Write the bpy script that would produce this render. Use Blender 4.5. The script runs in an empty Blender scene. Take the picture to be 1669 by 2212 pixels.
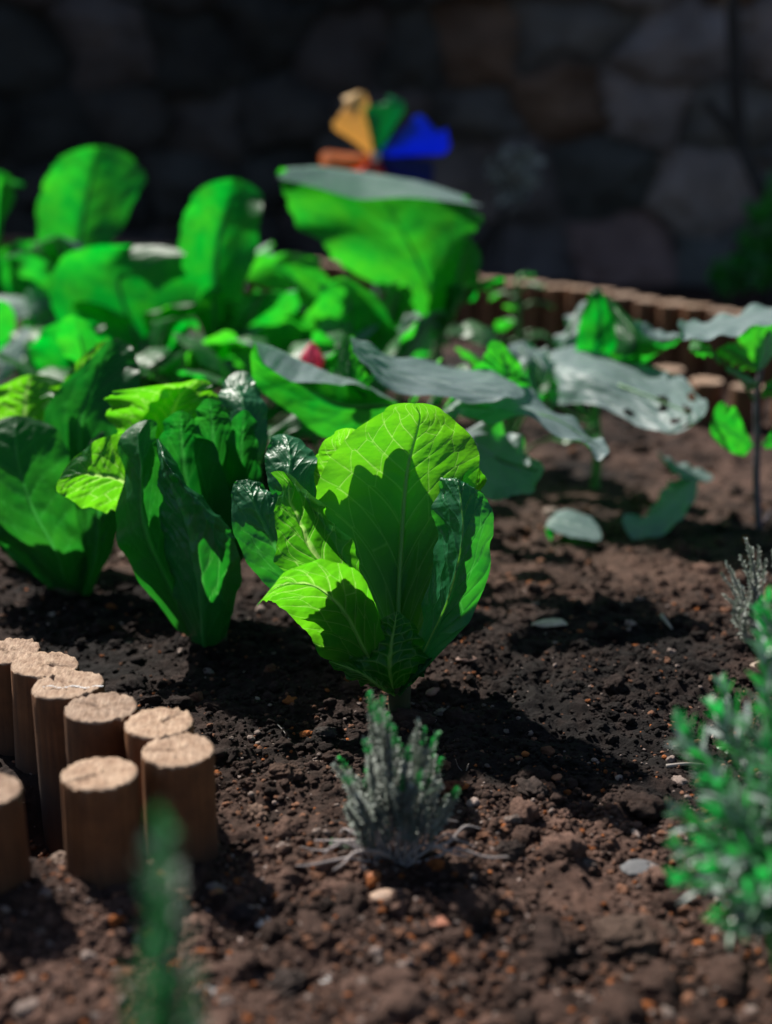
import bpy, bmesh, math, random
import numpy as np
from mathutils import Vector

PI = math.pi
R = math.radians
SC = bpy.context.scene
COL = SC.collection
random.seed(11)
RNG = np.random.default_rng(11)

# ------------------------------------------------------------------ camera model
# measurements were taken on the photograph at 1669 x 2212
F, CX, CY = 3072.0, 834.5, 1106.0
CAMH, PITCH = 0.526, R(17)
SP, CP = math.sin(PITCH), math.cos(PITCH)


def PY(x, y, Y):
    """the point at distance Y (world y) seen at measured position x, y"""
    a, b = (x - CX) / F, (y - CY) / F
    dy, dz = CP - b * SP, -SP - b * CP
    t = Y / dy
    return np.array([a * t, Y, CAMH + dz * t])


def G(x, y, z=0.0):
    a, b = (x - CX) / F, (y - CY) / F
    dy, dz = CP - b * SP, -SP - b * CP
    t = (z - CAMH) / dz
    return np.array([a * t, dy * t, z])


# ------------------------------------------------------------------ noise
def _hash(ix, iy, seed):
    h = (ix.astype(np.int64) * 374761393 + iy.astype(np.int64) * 668265263 + seed * 982451653) & 0xFFFFFFFF
    h = ((h ^ (h >> 13)) * 1274126177) & 0xFFFFFFFF
    return ((h ^ (h >> 16)) & 0xFFFFFF) / float(0xFFFFFF)


def vnoise(x, y, seed=0):
    x = np.asarray(x, float); y = np.asarray(y, float)
    ix, iy = np.floor(x), np.floor(y)
    fx, fy = x - ix, y - iy
    ix = ix.astype(np.int64); iy = iy.astype(np.int64)
    ux, uy = fx * fx * (3 - 2 * fx), fy * fy * (3 - 2 * fy)
    a, b = _hash(ix, iy, seed), _hash(ix + 1, iy, seed)
    c, d = _hash(ix, iy + 1, seed), _hash(ix + 1, iy + 1, seed)
    return (a + (b - a) * ux + (c - a) * uy + (a - b - c + d) * ux * uy) * 2 - 1


def fbm(x, y, octaves=4, seed=0, gain=.5):
    s, a, t = 0, 1., 0.
    for o in range(octaves):
        s = s + a * vnoise(x * 2 ** o + o * 17.3, y * 2 ** o - o * 9.1, seed + o)
        t += a; a *= gain
    return s / t


# ------------------------------------------------------------------ materials
def newmat(name):
    m = bpy.data.materials.new(name); m.use_nodes = True
    nt = m.node_tree; nt.nodes.clear()
    out = nt.nodes.new('ShaderNodeOutputMaterial')
    return m, nt, nt.nodes, nt.links, out


def ramp(nt, fac, stops):
    r = nt.nodes.new('ShaderNodeValToRGB')
    e = r.color_ramp.elements
    while len(e) < len(stops): e.new(.5)
    for q, (p, c) in zip(e, stops):
        q.position = p; q.color = (*c, 1)
    nt.links.new(fac, r.inputs[0])
    return r.outputs[0]


def noise_node(nt, scale, detail=6, rough=.6, coord='Object', vec=None):
    n = nt.nodes.new('ShaderNodeTexNoise')
    n.inputs['Scale'].default_value = scale
    n.inputs['Detail'].default_value = detail
    n.inputs['Roughness'].default_value = rough
    if vec is None:
        tc = nt.nodes.new('ShaderNodeTexCoord'); vec = tc.outputs[coord]
    nt.links.new(vec, n.inputs['Vector'])
    return n.outputs['Fac']


def bump(nt, height, strength, dist):
    b = nt.nodes.new('ShaderNodeBump')
    b.inputs['Strength'].default_value = strength
    b.inputs['Distance'].default_value = dist
    nt.links.new(height, b.inputs['Height'])
    return b.outputs['Normal']


def mixc(nt, fac, a, b, blend='MIX'):
    m = nt.nodes.new('ShaderNodeMix'); m.data_type = 'RGBA'; m.blend_type = blend
    for sock, v in ((m.inputs[0], fac), (m.inputs[6], a), (m.inputs[7], b)):
        if isinstance(v, (tuple, list)): sock.default_value = (*v, 1)
        elif isinstance(v, (int, float)): sock.default_value = v
        else: nt.links.new(v, sock)
    return m.outputs[2]


def leaf_material(name, dcol, dvar, tcol, tvar, vein_d, vein_t, rough, spec, tfac=.55, bumps=.3, bscale=260., under=None):
    """thin leaf: reflecting upper skin and coloured light passing through; vein attribute paints the ribs"""
    m, nt, N, L, out = newmat(name)
    at = N.new('ShaderNodeAttribute'); at.attribute_name = 'vein'
    oi = N.new('ShaderNodeObjectInfo')
    nz = noise_node(nt, 26, 4)
    f = N.new('ShaderNodeMath'); f.operation = 'MULTIPLY_ADD'
    L.new(nz, f.inputs[0]); f.inputs[1].default_value = 2.0; f.use_clamp = True
    s = N.new('ShaderNodeMath'); s.operation = 'MULTIPLY_ADD'; L.new(oi.outputs['Random'], s.inputs[0]); s.inputs[1].default_value = .7; s.inputs[2].default_value = -1.0
    L.new(s.outputs[0], f.inputs[2])
    dc = mixc(nt, f.outputs[0], dcol, dvar); dc = mixc(nt, at.outputs['Fac'], dc, vein_d)
    tc = mixc(nt, f.outputs[0], tcol, tvar); tc = mixc(nt, at.outputs['Fac'], tc, vein_t)
    if under is not None:
        ge = N.new('ShaderNodeNewGeometry')
        dc = mixc(nt, ge.outputs['Backfacing'], dc, under)
    p = N.new('ShaderNodeBsdfPrincipled')
    L.new(dc, p.inputs['Base Color']); p.inputs['Roughness'].default_value = rough
    p.inputs['Specular IOR Level'].default_value = spec
    fine = noise_node(nt, bscale, 5, .65)
    nrm = bump(nt, fine, bumps, .0012)
    L.new(nrm, p.inputs['Normal'])
    t = N.new('ShaderNodeBsdfTranslucent'); L.new(tc, t.inputs['Color']); L.new(nrm, t.inputs['Normal'])
    mx = N.new('ShaderNodeMixShader'); mx.inputs[0].default_value = tfac
    L.new(p.outputs[0], mx.inputs[1]); L.new(t.outputs[0], mx.inputs[2])
    L.new(mx.outputs[0], out.inputs[0])
    return m


M = {}
M['lettuce'] = leaf_material('lettuce_leaf', (.008, .10, .018), (.015, .14, .02), (.10, .53, .009), (.19, .66, .012),
                             (.16, .34, .09), (.62, .95, .26), .38, .4, .52, .25)
M['lettuce_shaded'] = leaf_material('shaded_lettuce_leaf', (.004, .085, .022), (.008, .115, .028), (.006, .19, .014), (.03, .27, .016),
                                  (.03, .16, .05), (.05, .36, .05), .46, .3, .52, .2)  # lettuce copy for leaves in shade, the shade put into its darker colours
M['lettuce_mid'] = leaf_material('mid_lettuce_leaf', (.018, .15, .055), (.03, .20, .08), (.015, .27, .015), (.05, .36, .016),
                                 (.05, .24, .09), (.10, .50, .08), .36, .5, .5, .25)
M['brassica'] = leaf_material('waxy_brassica_leaf', (.18, .25, .26), (.30, .38, .40), (.001, .46, .024), (.07, .58, .014),
                              (.40, .52, .48), (.002, .20, .02), .5, .4, .5, .35, 180, under=(.006, .08, .02))
M['green_leaf'] = leaf_material('soft_green_leaf', (.05, .16, .06), (.10, .24, .10), (.01, .52, .02), (.10, .66, .015),
                                (.10, .22, .10), (.02, .35, .02), .42, .5, .55, .3)
M['herb'] = leaf_material('herb_leaf', (.33, .37, .33), (.50, .53, .49), (.08, .13, .08), (.10, .17, .09),
                          (.2, .3, .2), (.1, .3, .1), .55, .3, .3, .1)
M['herb_tip'] = leaf_material('fresh_herb_tip', (.05, .26, .10), (.07, .36, .12), (.02, .50, .08), (.03, .6, .1),
                              (.2, .3, .2), (.1, .3, .1), .5, .4, .45, .1)
M['sunlit_needle'] = leaf_material('sunlit_needle', (.34, .42, .39), (.48, .54, .52), (.05, .22, .08), (.06, .26, .10),
                                   (.2, .3, .2), (.1, .3, .1), .35, .6, .3, .1)  # pale copy of the rosemary needle, sunlit sheen put into its colour
M['sprig_leaf'] = leaf_material('sprig_leaf', (.06, .15, .08), (.12, .20, .14), (.02, .26, .05), (.03, .30, .07),
                                (.2, .3, .2), (.1, .3, .1), .4, .5, .4, .1)
M['rosemary'] = leaf_material('rosemary_leaf', (.05, .18, .08), (.16, .28, .18), (.02, .42, .05), (.04, .50, .07),
                              (.2, .3, .2), (.1, .3, .1), .40, .7, .4, .1)


def wood_stem(name, c1, c2, rough=.8, scale=60):
    m, nt, N, L, out = newmat(name)
    n = noise_node(nt, scale, 5)
    p = N.new('ShaderNodeBsdfPrincipled'); p.inputs['Roughness'].default_value = rough
    L.new(ramp(nt, n, [(.3, c1), (.7, c2)]), p.inputs['Base Color'])
    L.new(bump(nt, n, .5, .001), p.inputs['Normal'])
    L.new(p.outputs[0], out.inputs[0]); return m


M['twig'] = wood_stem('grey_twig', (.20, .17, .16), (.42, .37, .36))
M['bark'] = wood_stem('dark_bark', (.010, .009, .009), (.03, .026, .024), scale=25)
M['green_stem'] = wood_stem('green_stem', (.03, .13, .03), (.08, .25, .06), .5)
M['rib'] = leaf_material('leaf_rib', (.14, .34, .10), (.18, .38, .12), (.40, .85, .14), (.5, .9, .18), (.2, .4, .1), (.5, .9, .2), .3, .5, .5, .1)
M['lettuce_base'] = wood_stem('lettuce_crown', (.02, .045, .012), (.05, .05, .02), .7)


def attr_mat(name, rough, bscale, bstr, bdist, mottle=.5, spec=.3):
    """colour attribute 'tint' times procedural mottling"""
    m, nt, N, L, out = newmat(name)
    at = N.new('ShaderNodeAttribute'); at.attribute_name = 'tint'
    n1 = noise_node(nt, bscale * .35, 5)
    n2 = noise_node(nt, bscale, 8, .7)
    v = ramp(nt, n1, [(.25, (1 - mottle,) * 3), (.75, (1 + mottle * .6,) * 3)])
    c = mixc(nt, 1.0, at.outputs['Color'], v, 'MULTIPLY')
    p = N.new('ShaderNodeBsdfPrincipled'); p.inputs['Roughness'].default_value = rough
    p.inputs['Specular IOR Level'].default_value = spec
    L.new(c, p.inputs['Base Color'])
    L.new(bump(nt, n2, bstr, bdist), p.inputs['Normal'])
    L.new(p.outputs[0], out.inputs[0]); return m


M['soil'] = attr_mat('garden_soil', .92, 380, 1., .0030, .6, .18)
M['stone'] = attr_mat('wall_stone', .9, 22, .6, .02, .4, .2)
M['pebble'] = attr_mat('pebble', .7, 300, .5, .0008, .35, .35)


def post_side():
    m, nt, N, L, out = newmat('post_side_wood')
    tc = N.new('ShaderNodeTexCoord'); mp = N.new('ShaderNodeMapping')
    mp.inputs['Scale'].default_value = (1, 1, .06); L.new(tc.outputs['Object'], mp.inputs[0])
    n = noise_node(nt, 190, 7, .65, vec=mp.outputs[0])
    n2 = noise_node(nt, 34, 4, .5, vec=mp.outputs[0])
    n3 = noise_node(nt, 40, 6, .6)
    c = ramp(nt, n, [(.28, (.06, .022, .008)), (.5, (.22, .095, .034)), (.75, (.36, .18, .08))])
    c = mixc(nt, n2, c, (.17, .062, .014))
    d = ramp(nt, n3, [(.35, (.45, .42, .36)), (.62, (1, 1, 1))])
    c = mixc(nt, .8, c, d, 'MULTIPLY')
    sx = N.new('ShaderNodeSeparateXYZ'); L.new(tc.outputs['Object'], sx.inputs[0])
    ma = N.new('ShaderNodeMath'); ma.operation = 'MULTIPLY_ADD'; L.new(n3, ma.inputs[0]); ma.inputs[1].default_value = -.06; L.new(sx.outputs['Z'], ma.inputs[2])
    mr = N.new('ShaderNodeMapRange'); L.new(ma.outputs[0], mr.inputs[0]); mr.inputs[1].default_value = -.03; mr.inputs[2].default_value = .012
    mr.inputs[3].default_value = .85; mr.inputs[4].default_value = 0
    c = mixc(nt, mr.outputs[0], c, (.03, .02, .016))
    oi = N.new('ShaderNodeObjectInfo')
    c = mixc(nt, 1., c, ramp(nt, oi.outputs['Random'], [(0, (.55, .55, .58)), (1, (1, .92, .85))]), 'MULTIPLY')
    p = N.new('ShaderNodeBsdfPrincipled'); p.inputs['Roughness'].default_value = .7
    L.new(c, p.inputs['Base Color']); L.new(bump(nt, n, .6, .001), p.inputs['Normal'])
    L.new(p.outputs[0], out.inputs[0]); return m


def post_top():
    m, nt, N, L, out = newmat('post_cut_wood')
    tc = N.new('ShaderNodeTexCoord'); mp = N.new('ShaderNodeMapping')
    mp.inputs['Rotation'].default_value = (0, 0, .5); mp.inputs['Scale'].default_value = (1, .16, 1)
    L.new(tc.outputs['Object'], mp.inputs[0])
    n = noise_node(nt, 520, 6, .7, vec=mp.outputs[0])
    n2 = noise_node(nt, 70, 5, .6)
    n3 = noise_node(nt, 900, 3, .6)
    c = ramp(nt, n, [(.3, (.21, .135, .09)), (.5, (.46, .33, .235)), (.72, (.64, .50, .38))])
    c = mixc(nt, .45, c, ramp(nt, n2, [(.35, (.62, .55, .48)), (.65, (1, 1, 1))]), 'MULTIPLY')
    oi = N.new('ShaderNodeObjectInfo')
    c = mixc(nt, 1., c, ramp(nt, oi.outputs['Random'], [(0, (.7, .68, .68)), (1, (1, .96, .92))]), 'MULTIPLY')
    n4 = noise_node(nt, 38, 3, .5)
    c = mixc(nt, .6, c, ramp(nt, n4, [(.4, (.55, .42, .32)), (.55, (1, 1, 1))]), 'MULTIPLY')
    c = mixc(nt, .5, c, ramp(nt, n3, [(.35, (.55, .5, .45)), (.6, (1, 1, 1))]), 'MULTIPLY')
    p = N.new('ShaderNodeBsdfPrincipled'); p.inputs['Roughness'].default_value = .85
    L.new(c, p.inputs['Base Color']); L.new(bump(nt, n, .9, .0015), p.inputs['Normal'])
    L.new(p.outputs[0], out.inputs[0]); return m


M['post_side'], M['post_top'] = post_side(), post_top()


def plastic(name, col, trans=.5):
    m, nt, N, L, out = newmat(name)
    n = noise_node(nt, 30, 3)
    c = mixc(nt, n, col, tuple(v * .75 for v in col))
    p = N.new('ShaderNodeBsdfPrincipled'); p.inputs['Roughness'].default_value = .6
    L.new(c, p.inputs['Base Color'])
    t = N.new('ShaderNodeBsdfTranslucent'); L.new(c, t.inputs['Color'])
    mx = N.new('ShaderNodeMixShader'); mx.inputs[0].default_value = trans
    L.new(p.outputs[0], mx.inputs[1]); L.new(t.outputs[0], mx.inputs[2])
    L.new(mx.outputs[0], out.inputs[0]); return m


# ------------------------------------------------------------------ object helpers
def tag(o, label=None, cat=None, group=None, kind=None):
    if label: o['label'] = label
    if cat: o['category'] = cat
    if group: o['group'] = group
    if kind: o['kind'] = kind
    return o


def empty(name, loc, label, cat, group=None):
    o = bpy.data.objects.new(name, None); COL.objects.link(o)
    o.location = Vector([float(v) for v in loc]); o.empty_display_size = .03
    return tag(o, label, cat, group)


def link_mesh(name, me, parent=None, loc=None):
    o = bpy.data.objects.new(name, me); COL.objects.link(o)
    if parent is not None: o.parent = parent
    if loc is not None: o.location = Vector([float(v) for v in loc])
    return o


def mesh_np(name, V, faces, mats, smooth=True, attrs=None, midx=None):
    """faces: (n,4) or (n,3) int array, or a list of such arrays"""
    if not isinstance(faces, list): faces = [faces]
    me = bpy.data.meshes.new(name)
    V = np.asarray(V, np.float32)
    me.vertices.add(len(V)); me.vertices.foreach_set('co', V.ravel())
    loops = np.concatenate([f.ravel() for f in faces]).astype(np.int32)
    tot = np.concatenate([np.full(len(f), f.shape[1], np.int32) for f in faces])
    st = np.concatenate([[0], np.cumsum(tot)[:-1]]).astype(np.int32)
    me.loops.add(len(loops)); me.loops.foreach_set('vertex_index', loops)
    me.polygons.add(len(tot)); me.polygons.foreach_set('loop_start', st)
    me.polygons.foreach_set('loop_total', tot)
    for m in mats: me.materials.append(m)
    if midx is not None: me.polygons.foreach_set('material_index', np.asarray(midx, np.int32))
    me.polygons.foreach_set('use_smooth', np.full(len(tot), smooth))
    for k, v in (attrs or {}).items():
        if v.ndim == 1:
            a = me.attributes.new(k, 'FLOAT', 'POINT'); a.data.foreach_set('value', v.astype(np.float32))
        else:
            a = me.attributes.new(k, 'FLOAT_COLOR', 'POINT')
            a.data.foreach_set('color', np.c_[v, np.ones(len(v))].astype(np.float32).ravel())
    me.update(calc_edges=True); me.validate()
    return me


def grid_faces(nu, nv, off=0):
    i = np.arange(nu - 1)[:, None] * nv + np.arange(nv - 1)[None]
    i = i.ravel() + off
    return np.stack([i, i + 1, i + nv + 1, i + nv], 1)


def crom(P, u):
    """Catmull-Rom through P (n, ...) at parameters u in 0..n-1"""
    P = np.asarray(P, float); n = len(P)
    if n == 2:
        w = u.reshape((-1,) + (1,) * (P.ndim - 1)); return P[0] * (1 - w) + P[1] * w
    E = np.concatenate([[2 * P[0] - P[1]], P, [2 * P[-1] - P[-2]]])
    i = np.clip(np.floor(u).astype(int), 0, n - 2); f = (u - i).reshape((-1,) + (1,) * (P.ndim - 1))
    a, b, c, d = E[i], E[i + 1], E[i + 2], E[i + 3]
    return .5 * (2 * b + (c - a) * f + (2 * a - 5 * b + 4 * c - d) * f ** 2 + (3 * b - a - 3 * c + d) * f ** 3)


def tube_np(pts, radii, ns=8, res=6):
    pts = np.asarray(pts, float); n = len(pts)
    u = np.linspace(0, n - 1, (n - 1) * res + 1)
    C = crom(pts, u); r = np.interp(u, np.arange(n), radii)
    T = np.gradient(C, axis=0); T /= np.linalg.norm(T, axis=1)[:, None] + 1e-12
    ref = np.array([.31, .92, .2]); A = np.cross(T, ref); A /= np.linalg.norm(A, axis=1)[:, None] + 1e-9
    B = np.cross(T, A)
    th = np.linspace(0, 2 * PI, ns, endpoint=False)
    V = C[:, None] + r[:, None, None] * (np.cos(th)[None, :, None] * A[:, None] + np.sin(th)[None, :, None] * B[:, None])
    m = len(C)
    i = np.arange(m - 1)[:, None] * ns; j = np.arange(ns)[None]
    f = np.stack([i + j, i + (j + 1) % ns, i + ns + (j + 1) % ns, i + ns + j], -1).reshape(-1, 4)
    V = V.reshape(-1, 3)
    V = np.vstack([V, C[:1], C[-1:]])
    b0, b1 = m * ns, m * ns + 1
    jj = np.arange(ns)
    cap = np.concatenate([np.stack([np.full(ns, b0), (jj + 1) % ns, jj], 1),
                          np.stack([np.full(ns, b1), (m - 1) * ns + jj, (m - 1) * ns + (jj + 1) % ns], 1)])
    return V, f, cap


def tube(name, pts, radii, mat, parent=None, ns=8, origin=None):
    V, f, cap = tube_np(pts, radii, ns)
    if origin is not None: V = V - origin
    return link_mesh(name, mesh_np(name, V, [f, cap], [mat]), parent)


# ------------------------------------------------------------------ leaves
def vein_field(T, S, Wm, Lm, seed, nsec, slant, width):
    """T 0..1 along the leaf, S -1..1 across. returns vein mask and cell dome height"""
    rng = np.random.default_rng(seed)
    side = (S > 0)
    a = np.abs(S)
    asym = rng.uniform(0, 1)
    wob = vnoise(T * 5 + seed, a * 3, seed) * .12
    ph = (T - slant * a ** .85) * nsec + np.where(side, asym, 0) + wob
    # cells between the secondary veins
    k0 = int(math.floor((-slant) * nsec)) - 1
    k1 = nsec + 2
    cellw = (Lm / nsec)                       # metres along
    out_e = np.empty(T.shape); out_f = np.empty(T.shape)
    for sd in (False, True):
        msk = side == sd
        sx, sy = [], []
        for k in range(k0, k1):
            nn = max(2, int(round(Wm / cellw * 1.15)))
            for j in range(nn):
                sx.append(k + .5 + rng.uniform(-.22, .22)); sy.append((j + .5 + rng.uniform(-.28, .28)) / nn)
        sx = np.array(sx); sy = np.array(sy)
        px, py = ph[msk] * cellw, a[msk] * Wm
        qx, qy = sx * cellw, sy * Wm
        e = np.empty(px.shape); f = np.empty(px.shape)
        for c in range(0, len(px), 20000):
            dx = px[c:c + 20000, None] - qx[None]; dy = py[c:c + 20000, None] - qy[None]
            d = np.sqrt(dx * dx + dy * dy)
            d2 = np.partition(d, 1, axis=1)[:, :2]
            f[c:c + 20000] = d2[:, 0]; e[c:c + 20000] = d2[:, 1] - d2[:, 0]
        out_e[msk] = e; out_f[msk] = f
    fr = np.abs(ph - np.round(ph)) * cellw
    sec = np.clip(1 - fr / (width * 1.1 * (1.2 - .7 * a)), 0, 1) * (a < .78)
    ter = np.clip(1 - out_e / (width * 1.2), 0, 1)
    mid = np.clip(1 - a * Wm / (width * (4.0 - 3.2 * T)), 0, 1)
    v = np.maximum(np.maximum(sec ** .8 * .8, ter * .55), mid ** .5)
    dome = np.clip(out_e / cellw, 0, .8)
    return v, dome


def patch_leaf(name, rows, mat, parent=None, nu=60, nv=40, seed=1, up='z', mid=None, round_tip=True, nsec=9, slant=.28,
               vwidth=.0007, blister=.0012, ruffle=.004, rfreq=5., ragged=.02, crease=.35, coords=PY, origin=None,
               droop=0., rib=True, holes=0):
    """rows: base to tip; each row a list of points across the leaf"""
    rng = np.random.default_rng(seed)
    nrow = len(rows); k = max(len(r) for r in rows)
    if mid is None: mid = k // 2
    A = np.zeros((nrow, k, 3))
    for i, r in enumerate(rows):
        if len(r) == 1: r = [r[0]] * k
        for j, p in enumerate(r): A[i, j] = coords(*p) if coords else p
    tip_point = len(rows[-1]) == 1
    u = np.linspace(0, nrow - 1, nu)
    if tip_point and round_tip:      # denser rows towards a rounded tip
        w = np.linspace(0, 1, nu); w = 1 - (1 - w) ** 1.35; u = w * (nrow - 1)
    Rw = crom(A, u)                                           # (nu,k,3)
    if tip_point and round_tip:
        lastf = np.clip(u - (nrow - 2), 0, 1)
        Mi = Rw[:, mid]
        off0 = A[-2] - A[-2, mid]
        prev = np.maximum(u - (nrow - 2), 0)
        sc = np.sqrt(np.clip(1 - lastf ** 2, 0, 1))
        sel = u > nrow - 2
        # blend from spline rows to an elliptical end
        Rn = Mi[:, None] + off0[None] * sc[:, None, None]
        Rw[sel] = Rn[sel] * .8 + Rw[sel] * .2
    s = np.linspace(-1, 1, nv)
    # spline across
    us = np.interp(s, [-1, 0, 1], [0, mid, k - 1])
    V = np.swapaxes(crom(np.swapaxes(Rw, 0, 1), us), 0, 1)    # (nu,nv,3)
    lin = np.empty_like(V)
    for q in range(3):
        for i in range(nu):
            lin[i, :, q] = np.interp(us, np.arange(k), Rw[i, :, q])
    V = V * (1 - crease) + lin * crease
    T = np.repeat(np.linspace(0, 1, nu)[:, None], nv, 1)
    T = np.repeat((u / (nrow - 1))[:, None], nv, 1)
    S = np.repeat(s[None], nu, 0)
    # ragged edge: pull the outline in and out
    Mid = V[:, nv // 2][:, None]
    eg = 1 + ragged * (vnoise(T * 14 + seed * 3.1, np.sign(S) * 7 + seed, seed) + .6 * vnoise(T * 37 + seed, np.sign(S) * 5, seed + 2))
    V = Mid + (V - Mid) * (1 + (eg - 1) * np.abs(S) ** 2)[..., None]
    Wm = np.median(np.linalg.norm(V[nu // 4:-nu // 5, -1] - V[nu // 4:-nu // 5, 0], axis=1)) / 2 + 1e-4
    Lm = np.sum(np.linalg.norm(np.diff(V[:, nv // 2], axis=0), axis=1))
    du = np.gradient(V, axis=0); dv = np.gradient(V, axis=1)
    Nn = np.cross(du, dv); Nn /= np.linalg.norm(Nn, axis=2)[..., None] + 1e-12
    Nn[-2:] = Nn[-3]
    vein, dome = vein_field(T, S, Wm, Lm, seed, nsec, slant, vwidth)
    fade = np.clip(np.sin(PI * np.clip(T, .02, .98)) * 1.6, 0, 1)
    h = blister * (dome - .35 * vein) * fade
    h = h + blister * .6 * fbm(T * Lm * 90 + seed, S * Wm * 90, 3, seed + 5) * fade
    a3 = np.abs(S) ** 2.2
    h = h + ruffle * a3 * fade * (np.sin(T * rfreq * 2 * PI + np.where(S > 0, 1.7, 0) + seed) * .6 + .8 * vnoise(T * rfreq * 1.6 + seed, S * 1.2, seed + 9))
    h = h - np.exp(-(S * Wm / .0022) ** 2) * .0016 * (1 - T * .8)
    V = V + Nn * h[..., None]
    if droop: V[..., 2] -= droop * T ** 2
    faces = grid_faces(nu, nv)
    if holes:
        cen_t = rng.uniform(.45, .9, holes); cen_s = rng.uniform(-.8, .8, holes)
        ft = T.ravel()[faces[:, 0]]; fs = S.ravel()[faces[:, 0]]
        keep = np.ones(len(faces), bool)
        for ct, cs in zip(cen_t, cen_s):
            rr = rng.uniform(.7, 1.7)
            keep &= ((ft - ct) / .022 / rr) ** 2 + ((fs - cs) / .09 / rr) ** 2 > 1
        faces = faces[keep]
    # face order so that the front side is the leaf's upper skin
    nm = np.mean(Nn[2:-3].reshape(-1, 3), axis=0)
    good = nm[2] > 0 if up == 'z' else (nm[1] > 0 if up == 'away' else nm[1] < 0)
    if good: faces = faces[:, ::-1]
    o3 = np.zeros(3) if origin is None else np.asarray(origin)
    me = mesh_np(name, (V - o3).reshape(-1, 3), faces, [mat], attrs={'vein': vein.ravel()})
    ob = link_mesh(name, me, parent)
    ob['_mid'] = 0
    del ob['_mid']
    ob_mid = V[:, nv // 2] - o3
    return ob, ob_mid, (Nn[:, nv // 2])


def z4(x, y, Y): return PY(512.4 + x * .3838, 713.7 + y * .3838, Y)
def z3(x, y, Y): return PY(x * .3838, 732 + y * .3838, Y)


def leaf_set(root, origin, specs, coords, mat, nu, nv, **kw):
    for i, sp in enumerate(specs):
        opt = dict(kw); m = mat; part = None
        if isinstance(sp, dict):
            rows = sp['rows']
            opt.update({k: v for k, v in sp.items() if k not in ('rows', 'mat', 'label', 'rib', 'res')})
            m = sp.get('mat', mat); part = sp.get('label')
        else: rows = sp
        opt.setdefault('seed', 10 + i); opt.setdefault('blister', .0018)
        rs = sp.get('res') if isinstance(sp, dict) else None
        o, midl, _ = patch_leaf('leaf', rows, m, root, *(rs or (nu, nv)), coords=coords, origin=origin, **opt)
        if part: o['label'] = part
        if isinstance(sp, dict) and sp.get('rib'):
            n = len(midl); idx = np.linspace(0, int(n * .93), 9).astype(int)
            rr = np.linspace(sp['rib'], sp['rib'] * .16, 9)
            c = midl[idx] + np.array([0, -1, .1]) * (rr[:, None] * .15)
            V, f, cap = tube_np(c, rr, 10)
            link_mesh('midrib', mesh_np('midrib', V, [f, cap], [M['rib']]), o)


# ================================================================== GROUND
def ground_height(x, y):
    macro = .013 * fbm(x * 5 + 3, y * 5, 3, 3) + .006 * fbm(x * 16, y * 16, 3, 8)
    b = 1 - np.abs(fbm(x * 48, y * 48, 4, 21, .55)) * 2
    macro = macro + .007 * (1 - 2 * np.abs(fbm(x * 20 + 7, y * 20, 3, 41)))
    dip = .055 * np.exp(-((x + .262) / .045) ** 4 - ((y - .945) / .052) ** 4)
    near = np.clip((5.5 - y) / 1.5, 0, 1)
    return (macro + .0048 * b * np.clip(.5 + vnoise(x * 9, y * 9, 77) * .9, .15, 1) + .0022 * fbm(x * 190, y * 190, 3, 33)) * near - .004 - dip


def gz(x, y):
    return float(ground_height(np.array([float(x)]), np.array([float(y)]))[0])


def soil_tint(x, y, rnd=None):
    n = fbm(x * 7, y * 7, 3, 55) * .5 + .5
    r = fbm(x * 60, y * 60, 3, 57) * .5 + .5
    base = np.array([.010, .0075, .007]); warm = np.array([.160, .091, .068])
    w = np.clip(n * 1.5 + r * .7 - .78, 0, 1)
    # shade round the lettuces, plus some real damp, painted into the soil colour
    shade_damp = np.clip((y - .93) / .10, 0, 1) * np.clip((1.50 - y) / .15, 0, 1) * np.clip((.40 - x) / .12, 0, 1)
    w = w * (1 - .72 * shade_damp) * np.clip(1.6 - y * .4, .6, 1)
    return base + (warm - base) * w[..., None]


xs = np.concatenate([np.linspace(-30, -1.6, 18)[:-1], np.linspace(-1.6, -.42, 90)[:-1], np.linspace(-.42, .50, 400)[:-1],
                     np.linspace(.50, 1.6, 90)[:-1], np.linspace(1.6, 30, 18)])
ys = np.concatenate([np.linspace(-20, .4, 14)[:-1], np.linspace(.4, 1.6, 520)[:-1], np.linspace(1.6, 2.6, 170)[:-1],
                     np.linspace(2.6, 4.2, 80)[:-1], np.linspace(4.2, 60, 20)])
GY, GX = np.meshgrid(ys, xs, indexing='ij')
GZ = ground_height(GX, GY)
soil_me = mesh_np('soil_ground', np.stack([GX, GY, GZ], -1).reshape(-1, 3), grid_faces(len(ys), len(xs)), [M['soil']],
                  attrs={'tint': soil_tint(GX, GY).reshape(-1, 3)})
tag(link_mesh('soil_ground', soil_me), kind='structure')


def ico(sub):
    bm = bmesh.new(); bmesh.ops.create_icosphere(bm, subdivisions=sub, radius=1)
    V = np.array([v.co[:] for v in bm.verts]); Fc = np.array([[v.index for v in f.verts] for f in bm.faces]); bm.free()
    return V, Fc


def clod_shape(sub, rough, rng, angular=0.):
    V, Fc = ico(sub)
    d = np.zeros(len(V))
    for q, (fr, am) in enumerate(((1.6, .45), (3.4, .34), (7., .26), (13., .2), (24., .15), (42., .12))):
        if fr > (0, 0, 4, 9, 30, 99)[sub]: continue
        for _ in range(3):
            kk = rng.normal(size=3); kk = kk / np.linalg.norm(kk) * fr
            d += am / 3 * 1.6 * np.sin(V @ kk + rng.uniform(0, 6.28))
    V = V * (1 + rough * d)[:, None]
    if angular:
        for _ in range(9):
            n = rng.normal(size=3); n /= np.linalg.norm(n); c = rng.uniform(.55, .85)
            e = V @ n - c; V = V - np.clip(e, 0, 9)[:, None] * n * angular
    return V * np.array([1, rng.uniform(.7, 1), rng.uniform(.5, .85)]), Fc


protos_small = [clod_shape(2, .55, RNG) for _ in range(24)]
protos_mid = [clod_shape(3, .5, RNG) for _ in range(18)]
protos_big = [clod_shape(4, .5, RNG) for _ in range(8)]


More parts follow.
